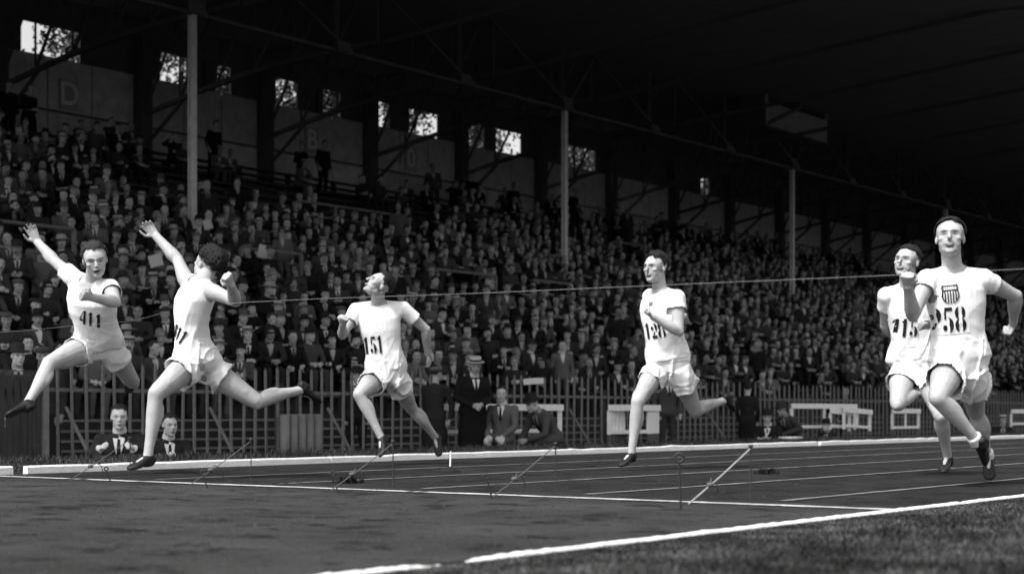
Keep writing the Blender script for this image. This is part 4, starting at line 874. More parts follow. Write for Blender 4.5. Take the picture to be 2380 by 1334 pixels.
# ------------------------------------------------------------ the six runners (joints as pixel x, pixel y, nearer/farther)
RUNNERS = [
 dict(label="leaping sprinter with right arm flung high, feet off the ground, at the left edge", z=12.9, S=1.0, arch=0.03,
  pelvis=(228, 800), neck=(213, 653, -1), head=(221, 606, -1), face=(0.30, -0.22, 0.93), crown=(-0.10, 1, 0.1), mouth='open', hair=0.6, hairmat=("brown_hair", 0.022),
  shR=(170, 645, 1), elR=(128, 608, 1), wrR=(87, 562, 1), haR=(72, 532, 1), shL=(256, 670, -1), elL=(268, 702, -1), wrL=(212, 690, -1), haL=(190, 688, -1),
  hpR=(200, 812, -1), knR=(113, 846, -1), anR=(62, 940, -1), toeR=(10, 962, -1), hpL=(256, 812, 1), knL=(309, 888, 1), anL=(303, 872, 1), toeL=(300, 915, 1),
  palmR=(0.2, 0, 1), curlR=0.25, fistL=True, sleeve=0.36, short=0.28, decals=[('number', 212, 742, 0.17, 0.115, -0.18, '411')]),
 dict(label="sprinter breasting the tape, one arm thrown forward, dark hair tossed back", z=12.1, S=1.0, arch=0.05,
  pelvis=(458, 832), neck=(466, 652, -1), head=(484, 618, 1), face=(-0.62, 0.42, -0.66), crown=(0.45, 0.85, 0.25), hair=1.7,
  shR=(433, 652, 1), elR=(413, 604, 1), wrR=(362, 548, 1), haR=(344, 526, 1), shL=(490, 676, -1), elL=(547, 700, -1), wrL=(536, 662, -1), haL=(530, 640, -1),
  hpL=(446, 846, -1), knL=(361, 917, -1), anL=(343, 1066, 1), toeL=(298, 1084, -1), hpR=(474, 850, 1), knR=(599, 934, 1), anR=(704, 905, 1), toeR=(742, 940, 1),
  palmR=(0.5, -0.6, 0.4), curlR=0.7, fistL=True, sleeve=0.0, short=0.36, decals=[('number', 416, 776, 0.15, 0.10, -0.5, '411')]),
 dict(label="sprinter in short-sleeved shirt number 151, head thrown back with eyes to the sky", z=15.4, S=1.0, arch=0.03,
  pelvis=(897, 860), neck=(876, 702, -1), head=(880, 664, -1), face=(-0.72, 0.62, 0.35), crown=(0.62, 0.72, -0.1), mouth='closed', hair=0.9,
  shR=(828, 722, -1), elR=(796, 778, -1), wrR=(797, 752, -1), haR=(800, 740, -1), shL=(936, 718, 1), elL=(990, 766, 1), wrL=(993, 824, 1), haL=(1001, 842, 1),
  hpR=(878, 878, -1), knR=(834, 918, -1), anR=(888, 1020, 1), toeR=(882, 1058, -1), hpL=(920, 880, 1), knL=(957, 950, 1), anL=(1014, 1018, 1), toeL=(1019, 1058, -1),
  fistR=True, curlL=0.9, sleeve=0.50, short=0.40, decals=[('number', 868, 802, 0.185, 0.155, -0.02, '151')]),
 dict(label="sprinter with a small flag badge looking sideways, forearm across his chest", z=14.3, S=1.0, arch=0.02,
  pelvis=(1553, 836), neck=(1534, 672, -1), head=(1524, 624, -1), face=(-0.72, 0.02, 0.68), crown=(0.03, 1, 0), mouth='grimace', hair=1.1,
  shL=(1574, 692, -1), elL=(1578, 770, -1), wrL=(1516, 736, -1), haL=(1494, 720, -1), shR=(1512, 690, 1), elR=(1572, 745, 1), wrR=(1590, 735, 1), haR=(1592, 752, 1),
  hpR=(1528, 858, 1), knR=(1481, 936, -1), anR=(1467, 1058, 1), toeR=(1440, 1078, -1), hpL=(1580, 862, -1), knL=(1617, 956, 1), anL=(1686, 930, 1), toeL=(1702, 958, 1),
  fistL=True, curlR=0.8, sleeve=0.34, short=0.38, decals=[('flag', 1513, 706, 0.042, 0.032), ('number', 1522, 768, 0.20, 0.13, 0, '128')]),
 dict(label="sprinter number 415 half hidden behind the runner with the striped shield", z=13.0, S=1.0, arch=0.02,
  pelvis=(2124, 836), neck=(2108, 660, -1), head=(2108, 611, -1), face=(-0.62, 0.18, 0.72), crown=(0.12, 1, 0), mouth='grimace', hair=0.55,
  shR=(2062, 688, -1), elR=(2058, 756, 1), wrR=(2082, 790, 1), haR=(2096, 800, 1), shL=(2150, 680, 1), elL=(2182, 735, -1), wrL=(2158, 757, -1), haL=(2140, 760, -1),
  hpR=(2102, 862, -1), knR=(2087, 940, -1), anR=(2148, 905, 1), toeR=(2172, 935, 1), hpL=(2148, 866, 1), knL=(2188, 968, -1), anL=(2203, 1066, 1), toeL=(2190, 1092, -1),
  fistL=True, fistR=True, sleeve=0.40, short=0.42, decals=[('number', 2103, 762, 0.20, 0.135, -0.12, '415')]),
 dict(label="sprinter number 258 with a striped shield badge on his white shirt", z=11.0, S=1.03, arch=0.02,
  pelvis=(2231, 834), neck=(2213, 622, -1), head=(2208, 556, -1), face=(-0.28, 0.20, 0.94), crown=(0.02, 1, -0.1), mouth='grimace', hair=0.6,
  shR=(2156, 652, -1), elR=(2122, 732, -1), wrR=(2110, 664, -1), haR=(2108, 640, -1), shL=(2284, 650, 1), elL=(2360, 688, 1), wrL=(2355, 752, 1), haL=(2341, 776, 1),
  hpR=(2208, 858, -1), knR=(2180, 926, -1), anR=(2277, 1030, 1), toeR=(2287, 1076, 1), hpL=(2256, 862, 1), knL=(2268, 956, 1), anL=(2296, 1066, 1), toeL=(2300, 1108, -1),
  fistR=True, fistL=True, socks=True, sleeve=0.30, short=0.42, flare=1.03, decals=[('bib', 2206, 744, 0.26, 0.185), ('number', 2205, 744, 0.228, 0.162, 0, '258'), ('shield', 2209, 684, 0.112, 0.125)]),
]
for spec in RUNNERS: build_runner(spec)
# ------------------------------------------------------------ spectators
def Ry(v, a): return Matrix.Rotation(a, 3, 'Z') @ Vector(v)
def figure(pose, voxel=0.011):
    """clothed person facing -Y, feet on z = 0; one continuous body; returns mesh, head centre, head matrix"""
    mb = MB(); V = {k: Vector(v) for k, v in pose.items() if k not in ('hy', 'hp', 'mouth', 'skirt', 'fat', 'fist')}
    fat = pose.get('fat', 1.0)
    ax = (V['neck'] - V['pel']).normalized(); lat = Vector((1, 0, 0)); fr = lat.cross(ax)
    sk = dict(pelvis=V['pel'], neck=V['neck'], hlat=lat, slat=(V['shL'] - V['shR']).normalized(), arch=-0.015)
    trunk(mb, sk, TORSO, grow=0.022*fat, s=1.0*fat)
    HM = Matrix.Rotation(pose.get('hy', 0), 3, 'Z') @ Matrix.Rotation(pose.get('hp', 0), 3, 'X'); hc = V['head']
    mb.limb(V['neck'] - ax*0.05, hc + HM @ Vector((0, 0.02, -0.03)), [(0, 0.062, 0.064), (0.45, 0.056, 0.056), (1, 0.054, 0.054)], (0, 1, 0)); head_shapes(mb, hc, HM @ Matrix.Diagonal((1.06, 1.0, 1.0)), 1.0)
    hands = []
    for a, sg in (('L', 1), ('R', -1)):
        sh, el, wr, kn, an = (V[k + a] for k in ('sh', 'el', 'wr', 'kn', 'an')); hp = V['pel'] + lat*0.095*sg
        mb.limb(V['neck'] - ax*0.03, sh, [(0, 0.055, 0.06), (0.5, 0.058, 0.058), (1, 0.064, 0.062)], fr); mb.ell(sh, (0.070,)*3)
        mb.limb(sh, el, [(-0.05, 0.06, 0.06), (0.1, 0.067, 0.065), (0.5, 0.060, 0.056), (1, 0.052, 0.052), (1.05, 0.04, 0.04)], fr)
        mb.limb(el, wr, [(-0.05, 0.04, 0.04), (0.05, 0.053, 0.052), (0.5, 0.047, 0.046), (0.93, 0.041, 0.041), (0.95, 0.03, 0.03)], fr); mb.ell(el, (0.05,)*3)
        hd = (wr - el).normalized(); hand_shapes(mb, wr, hd, Vector((-sg, 0, -0.5)), Vector((0, 0, 1)), 0.7, 1.0, True); hands.append(wr + hd*0.05)
        mb.limb(hp, kn, [(-0.1, 0.09, 0.09), (0.1, 0.098, 0.092), (0.5, 0.084, 0.08), (1, 0.066, 0.064), (1.05, 0.05, 0.05)], (0, 0, 1)); mb.ell(kn, (0.062,)*3)
        mb.limb(kn, an, [(-0.03, 0.055, 0.055), (0.2, 0.066, 0.064), (0.7, 0.058, 0.056), (1.0, 0.060, 0.056)], (0, 1, 0))
        mb.limb(an + Vector((0, 0.05, -0.05)), an + Vector((0, -0.20, -0.06)), [(-0.05, 0.02, 0.02), (0.1, 0.035, 0.036), (0.5, 0.032, 0.042), (0.9, 0.024, 0.038), (1, 0.012, 0.02)], (0, 0, 1))
    if pose.get('skirt'):     # long coat over the legs of a standing figure
        mb.rings([sup(V['pel'] + Vector((0, 0, h)), lat, fr, w, d, d) for h, w, d in ((0.1, 0.17, 0.13), (-0.1, 0.20, 0.16), (-0.4, 0.22, 0.17), (-0.62, 0.23, 0.18))])
    me = remesh(mb, voxel, 2); tone, near = head_finish(me, hc, HM, 1.0, None, pose.get('mouth', 'closed'))
    co = get_co(me); lp = (co - np.array(hc)) @ np.array(HM)
    skin = (lp[:, 2] > -0.155 + 0.25*np.clip(lp[:, 1], -0.02, 0.2)) & (np.linalg.norm(lp[:, :2], axis=1) < 0.125) & (lp[:, 2] < 0.2)
    skin &= ~((lp[:, 2] < -0.125) & (np.linalg.norm(lp[:, :2] - np.array((0, 0.02)), axis=1) > 0.085))
    for h in hands: skin |= np.linalg.norm(co - np.array(h), axis=1) < 0.085
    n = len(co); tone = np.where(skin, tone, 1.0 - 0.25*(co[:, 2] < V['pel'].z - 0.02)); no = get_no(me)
    fold = 0.006*wavy(co*np.array((1, 1, 0.6)), 32, 1.0)*(~skin); set_co(me, co + no*fold[:, None])
    # brightness of hair above the hair line when no hat is worn is a part of its own, so the scalp stays skin
    paint(me, np.stack([skin.astype(float), tone, np.zeros(n)], 1)); me.materials.clear(); me.materials.append(mat("clothed_figure", 1.0, 0.9, var=0.18, scale=30, attr='pig_shade', objcol=True, spec=0.15)); smooth_shade(me)
    tree_ = BVHTree.FromPolygons([tuple(v.co) for v in me.vertices], [tuple(p.vertices) for p in me.polygons])
    # shirt front with collar, and tie
    def lay(quads, off, name):
        b = MB(); o0 = V['neck'] + Vector((0, 0, 0.0)); n_ = (fr*1.0).normalized(); u = (ax - n_*ax.dot(n_)).normalized()
        for q in quads:
            pts = []
            for x, y in q:
                p = o0 + lat*x + u*y; h, _, _, _ = tree_.ray_cast(p + n_*0.35, -n_, 0.6)
                if h is None: pts = None; break
                pts.append(h + n_*off)
            if pts: b.add(pts, [tuple(range(len(pts)))])
        return b.mesh(name)
    k = 7; sw = lambda t: 0.060*(1 - t)**0.8 + 0.004
    sq = [[(-sw(i/k), 0.015 - 0.235*i/k), (0, 0.01 - 0.235*i/k), (0, 0.01 - 0.235*(i + 1)/k), (-sw((i + 1)/k), 0.015 - 0.235*(i + 1)/k)] for i in range(k)]
    sq += [[(-x, y) for x, y in reversed(q)] for q in sq]
    shirt = lay(sq, 0.006, "shirt_front"); tw = lambda t: 0.013 + 0.012*t
    tie = lay([[(-tw(i/k), -0.02 - 0.20*i/k), (tw(i/k), -0.02 - 0.20*i/k), (tw((i + 1)/k), -0.02 - 0.20*(i + 1)/k), (-tw((i + 1)/k), -0.02 - 0.20*(i + 1)/k)] for i in range(k)], 0.011, "tie")
    cb = MB(); nb = V['neck'].lerp(hc, 0.33); nd = (hc - V['neck']).normalized()
    cb.limb(nb - nd*0.02, nb + nd*0.022, [(0, 0.070, 0.070), (1, 0.064, 0.064)], (0, 1, 0), 14); o_ = len(shirt.vertices)
    sb = MB(); sb.add([v.co for v in shirt.vertices], [tuple(p.vertices) for p in shirt.polygons]); sb.add(cb.v, cb.f); shirt = sb.mesh("shirt_front", mat("shirt_white", 0.75, 0.9, objcol=True)); tie.materials.append(mat("tie_cloth", 1.0, 0.8, objcol=True))
    hair = hair_mesh(hc, HM, 1.0, 3.3, 0.7); hair.materials.append(mat("crowd_hair", 1.0, 0.7, objcol=True))
    return dict(mesh=me, hc=hc, HM=HM, shirt=shirt, tie=tie, hair=hair)

def seated(**kw):
    d = dict(pel=(0, 0.17, 0.53), neck=(0, 0.14, 1.04), head=(0, 0.075, 1.205), shL=(0.185, 0.14, 0.985), shR=(-0.185, 0.14, 0.985), elL=(0.255, 0.07, 0.74), elR=(-0.255, 0.07, 0.74), wrL=(0.09, -0.13, 0.66), wrR=(-0.09, -0.12, 0.67),
             knL=(0.12, -0.26, 0.50), knR=(-0.12, -0.26, 0.50), anL=(0.12, -0.22, 0.09), anR=(-0.12, -0.22, 0.09)); d.update(kw); return d
def standing(**kw):
    d = dict(pel=(0, 0.02, 0.93), neck=(0, 0.02, 1.45), head=(0, -0.035, 1.615), shL=(0.185, 0.02, 1.39), shR=(-0.185, 0.02, 1.39), elL=(0.25, 0.05, 1.11), elR=(-0.25, 0.05, 1.11), wrL=(0.22, -0.08, 0.87), wrR=(-0.22, -0.08, 0.87),
             knL=(0.10, 0.0, 0.50), knR=(-0.10, 0.0, 0.50), anL=(0.11, 0.03, 0.09), anR=(-0.11, 0.03, 0.09)); d.update(kw); return d
POSES = [seated(), seated(hy=0.35, elL=(0.27, 0.10, 0.73)), seated(hy=-0.3, wrL=(0.02, -0.10, 0.80), wrR=(-0.02, -0.12, 0.77), mouth='open'),
         seated(neck=(0, 0.02, 1.00), head=(0, -0.065, 1.15), shL=(0.185, 0.03, 0.945), shR=(-0.185, 0.03, 0.945), elL=(0.23, -0.12, 0.72), elR=(-0.23, -0.12, 0.72), wrL=(0.04, -0.32, 0.66), wrR=(-0.04, -0.33, 0.67), hp=-0.05),
         seated(hy=0.15, wrR=(-0.07, -0.03, 1.17), elR=(-0.30, -0.02, 1.0), mouth='open'), seated(hy=-0.1, fat=1.12, wrL=(-0.05, -0.10, 0.82), wrR=(0.05, -0.13, 0.79)),
         standing(hy=0.1), standing(hy=-0.3, skirt=True, wrL=(0.10, -0.18, 1.1), wrR=(-0.08, -0.2, 1.08))]
prg = np.random.default_rng(5)
def vary(p):
    q = dict(p); lean = Vector((prg.normal()*0.035, prg.normal()*0.05, 0))
    for k in ('neck', 'head', 'shL', 'shR'): q[k] = tuple(Vector(q[k]) + lean*(1.25 if k == 'head' else 1.0))
    for k in ('elL', 'elR', 'wrL', 'wrR'): q[k] = tuple(Vector(q[k]) + lean*0.6 + Vector(prg.normal(size=3))*0.035)
    q['hy'] = q.get('hy', 0) + prg.normal()*0.35; q['hp'] = q.get('hp', 0) + prg.normal()*0.10; q['fat'] = q.get('fat', 1)*prg.uniform(0.92, 1.08); return q
POSES = POSES[:6] + [vary(POSES[i % 6]) for i in range(6)] + POSES[6:]
NSEAT = 12
FIG = [figure(p) for p in POSES]
# ---- hats, in head coordinates
def hat_mesh(kind):
    mb = MB(); c = (0, 0.012, 0)
    if kind == 'fedora': mb.lathe([(0.08, 0.062), (0.145, 0.052), (0.150, 0.060), (0.095, 0.074), (0.094, 0.095), (0.090, 0.150), (0.070, 0.172), (0.045, 0.163), (0.0, 0.158)], 22, 0.90, 1.05, c)
    if kind == 'bowler': mb.lathe([(0.08, 0.065), (0.128, 0.060), (0.134, 0.070), (0.096, 0.074), (0.098, 0.110), (0.085, 0.150), (0.055, 0.172), (0.0, 0.180)], 22, 0.90, 1.05, c)
    if kind == 'boater': mb.lathe([(0.08, 0.066), (0.150, 0.066), (0.150, 0.074), (0.094, 0.075), (0.094, 0.145), (0.090, 0.150), (0.0, 0.150)], 24, 0.92, 1.05, c)
    if kind == 'cap':
        mb.ell((0, 0.015, 0.090), (0.102, 0.125, 0.050)); mb.ell((0, -0.09, 0.068), (0.072, 0.062, 0.012)); mb.ell((0, 0.012, 0.070), (0.090, 0.108, 0.035))
    if kind == 'cloche': mb.lathe([(0.085, 0.005), (0.128, -0.005), (0.130, 0.004), (0.100, 0.035), (0.098, 0.090), (0.085, 0.135), (0.05, 0.158), (0.0, 0.163)], 22, 0.90, 1.0, c)
    if kind == 'brim': mb.lathe([(0.09, 0.052), (0.205, 0.040), (0.206, 0.048), (0.100, 0.066), (0.098, 0.110), (0.080, 0.145), (0.0, 0.155)], 24, 0.95, 1.0, c)
    m = {'boater': mat("straw", 1.0, 0.8, objcol=True, var=0.1)}.get(kind, mat("hat_felt", 1.0, 0.9, objcol=True, var=0.15))
    return mb.mesh("hat", m, True)
HATS = {k: hat_mesh(k) for k in ('fedora', 'bowler', 'boater', 'cap', 'cloche', 'brim')}
bmb = MB(); bmb.lathe([(0.0955, 0.0755), (0.0965, 0.077), (0.0965, 0.104), (0.0955, 0.106)], 24, 0.92, 1.05, (0, 0.012, 0)); BAND = bmb.mesh("hat_band", mat("ribbon", 0.02, 0.7), True)

def hat_matrix(F): m = F['HM'].to_4x4(); m.translation = F['hc']; return m
def person_at(F, loc, rz, coat, hat, hat_tone, hair_tone, shirt_tone, tie_tone, label, category="person", group=None, scale=1.0, parts=True, tilt=(0, 0)):
    o = obj("person", F['mesh']); o.location = loc; o.rotation_euler = (tilt[0], tilt[1], rz); o.scale = (scale,)*3; o.color = (coat, coat, coat, 1)
    o["label"] = label; o["category"] = category
    if group: o["group"] = group
    def child(n, me, tone, mtx=None, par=None):
        c = bpy.data.objects.new(n, me); COL.objects.link(c); c.parent = par or o; c.color = (tone, tone, tone, 1)
        if mtx is not None: c.matrix_local = mtx
        return c
    if hat != 'none':
        h = child("hat", HATS[hat], hat_tone, hat_matrix(F))
        if hat == 'boater': child("hat_band", BAND, 1, None, h)
    if parts or hat == 'none': child("hair", F['hair'], hair_tone)
    if shirt_tone:
        s = child("shirt_front", F['shirt'], shirt_tone)
        if tie_tone is not None: child("tie", F['tie'], tie_tone, None, s)
    return o

COATS = [(0.012, "black suit"), (0.018, "black suit"), (0.030, "dark suit"), (0.045, "dark grey suit"), (0.075, "grey suit"), (0.12, "pale grey coat")]
def pick_look(rg):
    c = COATS[rg.choice(6, p=[0.17, 0.18, 0.22, 0.20, 0.14, 0.09])]; k = rg.choice(7, p=[0.20, 0.09, 0.12, 0.17, 0.12, 0.05, 0.25])
    hat = ('fedora', 'bowler', 'boater', 'cap', 'cloche', 'brim', 'none')[k]
    tone = {'fedora': rg.choice([0.015, 0.03, 0.09]), 'bowler': 0.012, 'boater': rg.uniform(0.30, 0.5), 'cap': rg.uniform(0.03, 0.16), 'cloche': rg.choice([0.015, 0.05, 0.20]), 'brim': rg.choice([0.02, 0.35]), 'none': 0}[hat]
    name = {'fedora': "felt hat", 'bowler': "bowler hat", 'boater': "straw boater", 'cap': "flat cap", 'cloche': "cloche hat", 'brim': "wide-brimmed hat", 'none': "bare head"}[hat]
    lady = hat in ('cloche', 'brim'); shirt = rg.uniform(0.25, 1.0) if rg.uniform() < (0.4 if lady else 0.8) else 0
    return c, hat, tone, name, shirt, (None if lady or rg.uniform() < 0.3 else rg.choice([0.012, 0.03, 0.10]))
# ---- places on the rows
seats = []; rg = np.random.default_rng(21)
for i in range(N_ROW):
    Y = row_y(i); x0, x1 = x_at(-60, Y), x_at(2440, Y); X = x0 + rg.uniform(0, 0.4)
    while X < x1:
        px = project((X, Y, 2.0))[0]; occ = 0.93
        top = 18 if px < 230 else (13.5 if px < 620 else (13 if px < 1000 else 16))
        if i > top - 2: occ = 0.72
        if i > top: occ = 0.08 if px < 1000 else 0.25
        if 230 < px < 330 and i > 16: occ = 0.35
        if i == 0: occ = 0.75
        if i <= 1 and px > 1780: occ = 0.30
        for a, b, yr, ir in RAILS:
            if a - 0.3 < X < b + 0.2 and ir - 1 <= i <= ir + (4 if ir > 12 else 1): occ = min(occ, 0.25)
        occ *= 0.55 if math.sin(X*0.9 + i*2.1) + math.sin(X*0.37 + i*1.3) > 1.45 else 1.0
        if rg.uniform() < occ: seats.append((i, X, Y + rg.normal()*0.06, row_h(i)))
        X += 0.53 + abs(rg.normal())*0.11
for px in (487, 700, 745, 1085, 1188, 1330, 15, 60): seats.append((99, x_at(px, row_y(N_ROW - 2)), row_y(N_ROW - 2) - 0.1, row_h(N_ROW - 2)))
info = []
for s in seats:
    p = project((s[1], s[2], s[3] + 1.2)); info.append(p[2])
order = np.argsort(info); near = set(order[:300].tolist())
ORD = ["front", "second", "third", "fourth", "fifth", "sixth", "seventh", "eighth", "ninth", "tenth", "eleventh", "twelfth", "thirteenth", "fourteenth", "fifteenth", "sixteenth", "seventeenth", "eighteenth", "nineteenth", "twentieth", "twenty-first", "back"]
rank = {}
def ordinal(n):
    ones = ["", "first", "second", "third", "fourth", "fifth", "sixth", "seventh", "eighth", "ninth", "tenth", "eleventh", "twelfth", "thirteenth", "fourteenth", "fifteenth", "sixteenth", "seventeenth", "eighteenth", "nineteenth"]
    if n < 20: return ones[n]
    tens = {2: "twent", 3: "thirt", 4: "fort", 5: "fift", 6: "sixt", 7: "sevent"}[n//10]
    return tens + "ieth" if n % 10 == 0 else tens + "y-" + ones[n % 10]
# ---- far spectators, low detail, joined as one crowd
def low(me, target, colour_fn):
    o = bpy.data.objects.new("t", me); COL.objects.link(o); md = o.modifiers.new("d", 'DECIMATE'); md.ratio = min(1, target/max(1, len(me.polygons)*2))
    dg = bpy.context.evaluated_depsgraph_get(); out = bpy.data.meshes.new_from_object(o.evaluated_get(dg)); bpy.data.objects.remove(o)
    v = get_co(out); out.calc_loop_triangles(); t = np.empty(len(out.loop_triangles)*3, dtype=np.int64); out.loop_triangles.foreach_get('vertices', t); return v, t.reshape(-1, 3)
from mathutils.kdtree import KDTree
LOW = []
for F in FIG:
    v, t = low(F['mesh'], 620, None); kd = KDTree(len(F['mesh'].vertices)); pig_shade = np.empty(len(F['mesh'].vertices)*4, dtype=np.float32); F['mesh'].color_attributes['pig_shade'].data.foreach_get('color', pig_shade); pig_shade = pig_shade.reshape(-1, 4)
    for vv in F['mesh'].vertices: kd.insert(vv.co, vv.index)
    kd.balance(); ix = [kd.find(Vector(p))[1] for p in v]; LOW.append((v, t, pig_shade[ix]))
def lowpart(me, target): return low(me, target, None)
LHAT = {k: lowpart(m, 90) for k, m in HATS.items()}; LHAIR = [lowpart(F['hair'], 110) for F in FIG]; LSHIRT = [lowpart(F['shirt'], 34) for F in FIG]
AV, AT, AC = [], [], []; off = 0
def push(v, t, c):
    global off
    AV.append(v); AT.append(t + off); AC.append(c); off += len(v)
order_x = sorted(range(len(seats)), key=lambda k: (seats[k][0], seats[k][1]))
for k in order_x:
    i, X, Y, H = seats[k]
    to_fin = math.atan2(5.0 - Y, X_FIN - X) + math.pi/2      # rotation that turns -Y towards the finish
    rz = 0.62*to_fin + rg.normal()*0.30; fi = int(rg.integers(0, NSEAT)) if i != 99 else NSEAT + int(rg.integers(0, 2))
    if i != 99 and rg.uniform() < 0.025: fi = NSEAT
    (coat, cname), hat, ht, hname, shirt, tie = pick_look(rg); coat *= rg.uniform(0.8, 1.25); hair = rg.choice([0.012, 0.02, 0.04, 0.16], p=[0.4, 0.3, 0.2, 0.1]); scl = rg.uniform(0.90, 1.06); F = FIG[fi]
    if i == 99: coat = 0.012; shirt = 0
    if k in near:
        rank[i] = rank.get(i, 0) + 1; n_ = rank[i]
        row = ORD[i] if i < 22 else "standing back"
        person_at(F, (X, Y, H), rz, coat, hat, ht, hair, shirt, tie, "spectator in %s and %s, %s row, %s from the left" % (cname, hname, row, ordinal(n_)) if hat != 'none' else "bareheaded spectator in %s, %s row, %s from the left" % (cname, row, ordinal(n_)), group="spectators in the stand", scale=scl, tilt=(rg.normal()*0.05, rg.normal()*0.05))
    else:
        M = np.array(Matrix.Rotation(rz, 3, 'Z') @ Matrix.Rotation(rg.normal()*0.05, 3, 'X') @ Matrix.Rotation(rg.normal()*0.05, 3, 'Y'))*scl*np.array((rg.uniform(0.92, 1.1), 1, 1))[None, :]; T = np.array((X, Y, H))
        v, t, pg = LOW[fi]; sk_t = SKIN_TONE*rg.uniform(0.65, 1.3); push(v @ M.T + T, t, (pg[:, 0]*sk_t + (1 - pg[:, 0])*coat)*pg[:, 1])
        HMn = np.array(F['HM']); hcn = np.array(F['hc'])
        if hat != 'none':
            v, t = LHAT[hat]; push((v @ HMn.T + hcn) @ M.T + T, t, np.full(len(v), ht))
        v, t = LHAIR[fi]; push(v @ M.T + T, t, np.full(len(v), hair))
        if shirt: v, t = LSHIRT[fi]; push(v @ M.T + T, t, np.full(len(v), 0.75*shirt))
V_ = np.concatenate(AV); T_ = np.concatenate(AT); C_ = np.concatenate(AC)
cm = bpy.data.meshes.new("crowd"); cm.vertices.add(len(V_)); cm.vertices.foreach_set('co', V_.astype(np.float32).ravel()); cm.loops.add(len(T_)*3); cm.loops.foreach_set('vertex_index', T_.ravel().astype(np.int32)); cm.polygons.add(len(T_)); cm.polygons.foreach_set('loop_start', (np.arange(len(T_))*3).astype(np.int32)); cm.update(calc_edges=True)
paint(cm, np.stack([C_]*3, 1), 'col'); cm.materials.append(mat("far_crowd", 0.05, 0.9, attr='col', spec=0.1)); smooth_shade(cm)
obj("crowd", cm, kind="stuff", label="the farther rows of spectators filling the rest of the stand")
print("seats", len(seats), "crowd tris", len(T_))
# ------------------------------------------------------------ people on the sunken path by the fence
def floor_sit(**kw):
    d = dict(pel=(0, 0.12, 0.12), neck=(0, 0.02, 0.62), head=(0, -0.05, 0.785), shL=(0.185, 0.03, 0.565), shR=(-0.185, 0.03, 0.565), elL=(0.27, -0.12, 0.36), elR=(-0.27, -0.12, 0.36), wrL=(0.08, -0.30, 0.40), wrR=(-0.08, -0.31, 0.39),
             knL=(0.17, -0.30, 0.42), knR=(-0.17, -0.30, 0.42), anL=(0.13, -0.55, 0.09), anR=(-0.13, -0.55, 0.09)); d.update(kw); return d
def face_cam(p): return math.atan2(-p.y, -p.x) + math.pi/2
def official(px, Y, pose, turn, coat, hat, ht, lab, hair=0.015, shirt=0.9, tie=0.012, raise_=0.0, scale=1.0):
    F = figure(pose, 0.011); p = Vector((x_at(px, Y), Y, ground_h(Y) + raise_))
    return person_at(F, p, face_cam(p) + turn, coat, hat, ht, hair, shirt, tie, lab, group="people on the path by the fence", scale=scale)
official(278, 13.6, floor_sit(hy=0.15, fat=1.12, wrL=(0.16, -0.36, 0.50), wrR=(-0.14, -0.36, 0.50), elL=(0.30, -0.10, 0.38), elR=(-0.30, -0.10, 0.38)), -0.1, 0.022, 'none', 0, "bareheaded man in black jacket sitting below the fence, left of the leading runner's leg", scale=1.05, raise_=0.05)
official(392, 13.9, floor_sit(hy=0.2), 0.2, 0.022, 'none', 0, "man in black jacket sitting just behind the leading runner's planted shin")
official(1100, 15.5, standing(hy=-0.1, hp=0.15, neck=(0, -0.05, 1.44), head=(0, -0.13, 1.595), wrL=(0.03, -0.30, 1.02), wrR=(-0.05, -0.32, 1.00), elL=(0.27, -0.02, 1.13), elR=(-0.27, -0.02, 1.13), fat=1.15, skirt=True), 0.25, 0.010, 'boater', 0.40, "stout man in black suit and straw boater standing in front of the fence", scale=1.02)
official(1012, 15.9, standing(skirt=True, elL=(0.26, -0.1, 1.13), elR=(-0.26, -0.1, 1.13)), 2.6, 0.022, 'cap', 0.10, "person in long dark coat and cap seen from behind beside the fence", shirt=0, scale=0.93)
official(1162, 15.2, seated(hy=0.3, elL=(0.25, -0.02, 0.72), wrL=(0.10, -0.26, 0.55), wrR=(-0.1, -0.26, 0.55)), -0.3, 0.10, 'none', 0, "bareheaded man with dark tie sitting between the boater man and the hurdle", raise_=0.0)
official(1266, 15.2, seated(neck=(0, -0.12, 0.94), head=(0, -0.24, 1.06), shL=(0.185, -0.1, 0.88), shR=(-0.185, -0.1, 0.88), elL=(0.25, -0.2, 0.62), elR=(-0.25, -0.2, 0.62), wrL=(0.08, -0.42, 0.52), wrR=(-0.06, -0.43, 0.5), hp=0.3), -0.9, 0.075, 'fedora', 0.014, "crouching man in grey suit and dark felt hat inside the white hurdle", raise_=-0.05, shirt=0.3, scale=1.05)
official(1552, 15.8, standing(hy=0.2), 0.3, 0.055, 'cap', 0.05, "man in grey suit standing behind the sideways-looking runner's legs")
official(1738, 15.9, standing(skirt=True), 2.9, 0.016, 'fedora', 0.015, "person in long dark coat with back turned right of the sideways-looking runner", shirt=0, scale=0.86)
official(1785, 14.6, floor_sit(hy=0.1), -0.2, 0.014, 'fedora', 0.014, "man in black hat and coat sitting low beside the long hurdle", raise_=0.05)
official(1832, 14.9, seated(neck=(0, -0.08, 0.97), head=(0, -0.18, 1.11), shL=(0.185, -0.06, 0.91), shR=(-0.185, -0.06, 0.91), wrL=(0.08, -0.38, 0.6), wrR=(-0.06, -0.39, 0.58), hp=0.25), -0.75, 0.05, 'fedora', 0.03, "man in grey coat and felt hat leaning forward beside the long hurdle", shirt=0.3, raise_=-0.12)
official(1922, 14.4, floor_sit(hy=-0.2), -0.4, 0.018, 'fedora', 0.012, "person in round dark hat sitting below the long hurdle", shirt=0.3, scale=0.86)
official(2330, 14.6, floor_sit(hy=0.2), 0.2, 0.02, 'boater', 0.40, "person with pale hat sitting low at the right edge", shirt=0.5, raise_=-0.05)
official(828, 16.9, standing(neck=(0, -0.06, 1.44), head=(0, -0.14, 1.59)), 0.1, 0.016, 'fedora', 0.014, "man in dark hat leaning over the fence beside runner 151's arm", scale=0.93)
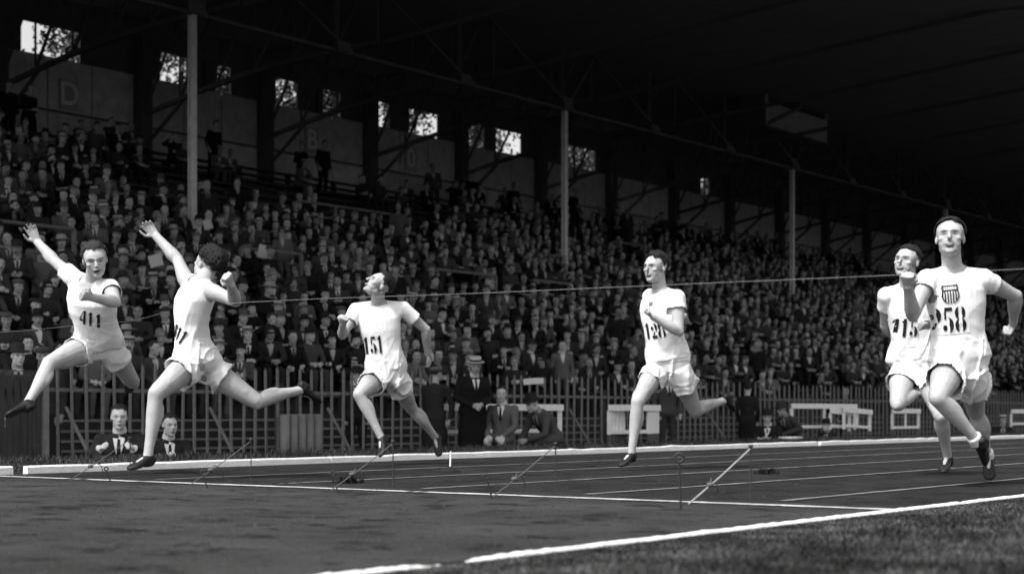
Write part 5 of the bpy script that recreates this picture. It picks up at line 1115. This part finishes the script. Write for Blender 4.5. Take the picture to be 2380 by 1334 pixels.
official(40, 17.0, standing(skirt=True, hy=0.2), 0.2, 0.05, 'fedora', 0.03, "tall figure in grey overcoat standing behind the gate at the left edge", shirt=0.4)
official(100, 17.05, standing(skirt=True), 0.0, 0.04, 'cap', 0.06, "person in dark overcoat behind the fence near the leaping runner's shin", shirt=0.3)
official(1965, 16.9, standing(hy=0.3), 0.2, 0.02, 'none', 0, "bareheaded figure in dark clothes standing behind the fence above the hurdles", shirt=0.4, scale=0.88)
# sheets of paper in the crowd
def paper(px, py, Y, w, h, lab, tilt=0.2):
    p = on_plane_y(px, py, Y); mb = MB(); k = 5
    vs_ = [Vector((w*(i/k - 0.5), 0.02*math.sin(3*i/k), h*(j/k - 0.5))) for j in range(k + 1) for i in range(k + 1)]; mb.add(vs_, [(j*(k + 1) + i, j*(k + 1) + i + 1, (j + 1)*(k + 1) + i + 1, (j + 1)*(k + 1) + i) for j in range(k) for i in range(k)])
    o = obj("paper_sheet", mb.mesh("paper_sheet", mat("paper", 0.7, 0.9)), label=lab, category="paper", group="papers held up in the crowd"); o.location = p; o.rotation_euler = (0.2, tilt, face_cam(p)); md = o.modifiers.new("s", 'SOLIDIFY'); md.thickness = 0.001
for px, py, w, h, lab in ((362, 606, 0.26, 0.24, "square white sheet of paper left of the raised forearm of the leading runner"), (483, 522, 0.20, 0.22, "crumpled white sheet in the crowd above the leading runner's head"), (612, 585, 0.24, 0.3, "pale folded newspaper in the crowd between the leading runner and runner 151"), (1240, 886, 0.34, 0.10, "white programme lying along the fence top right of the boater man"), ):
    r = (HORIZON - py)/(4033 - px)/0.81; Yp = (0.439*Y_ROW0 - H_ROW0 - 1.0 + 0.48)/(0.439 - r) if py < 850 else 16.75
    paper(px, py, Yp - 0.45, w, h, lab, RNG.uniform(-0.4, 0.4))
mb = MB(); mb.box((0, 0, 0.02), (0.5, 0.3, 0.03)); o = obj("paper_bundle", mb.mesh("paper_bundle", mat("paper", 0.8, 0.9)), label="white bundle of papers on the verge before the seated pair", category="paper"); g = on_plane_y(1832, 1024, 12.15); o.location = (g.x, 12.1, ground_h(12.1) + 0.012); o.rotation_euler = (0, 0, 0.3)
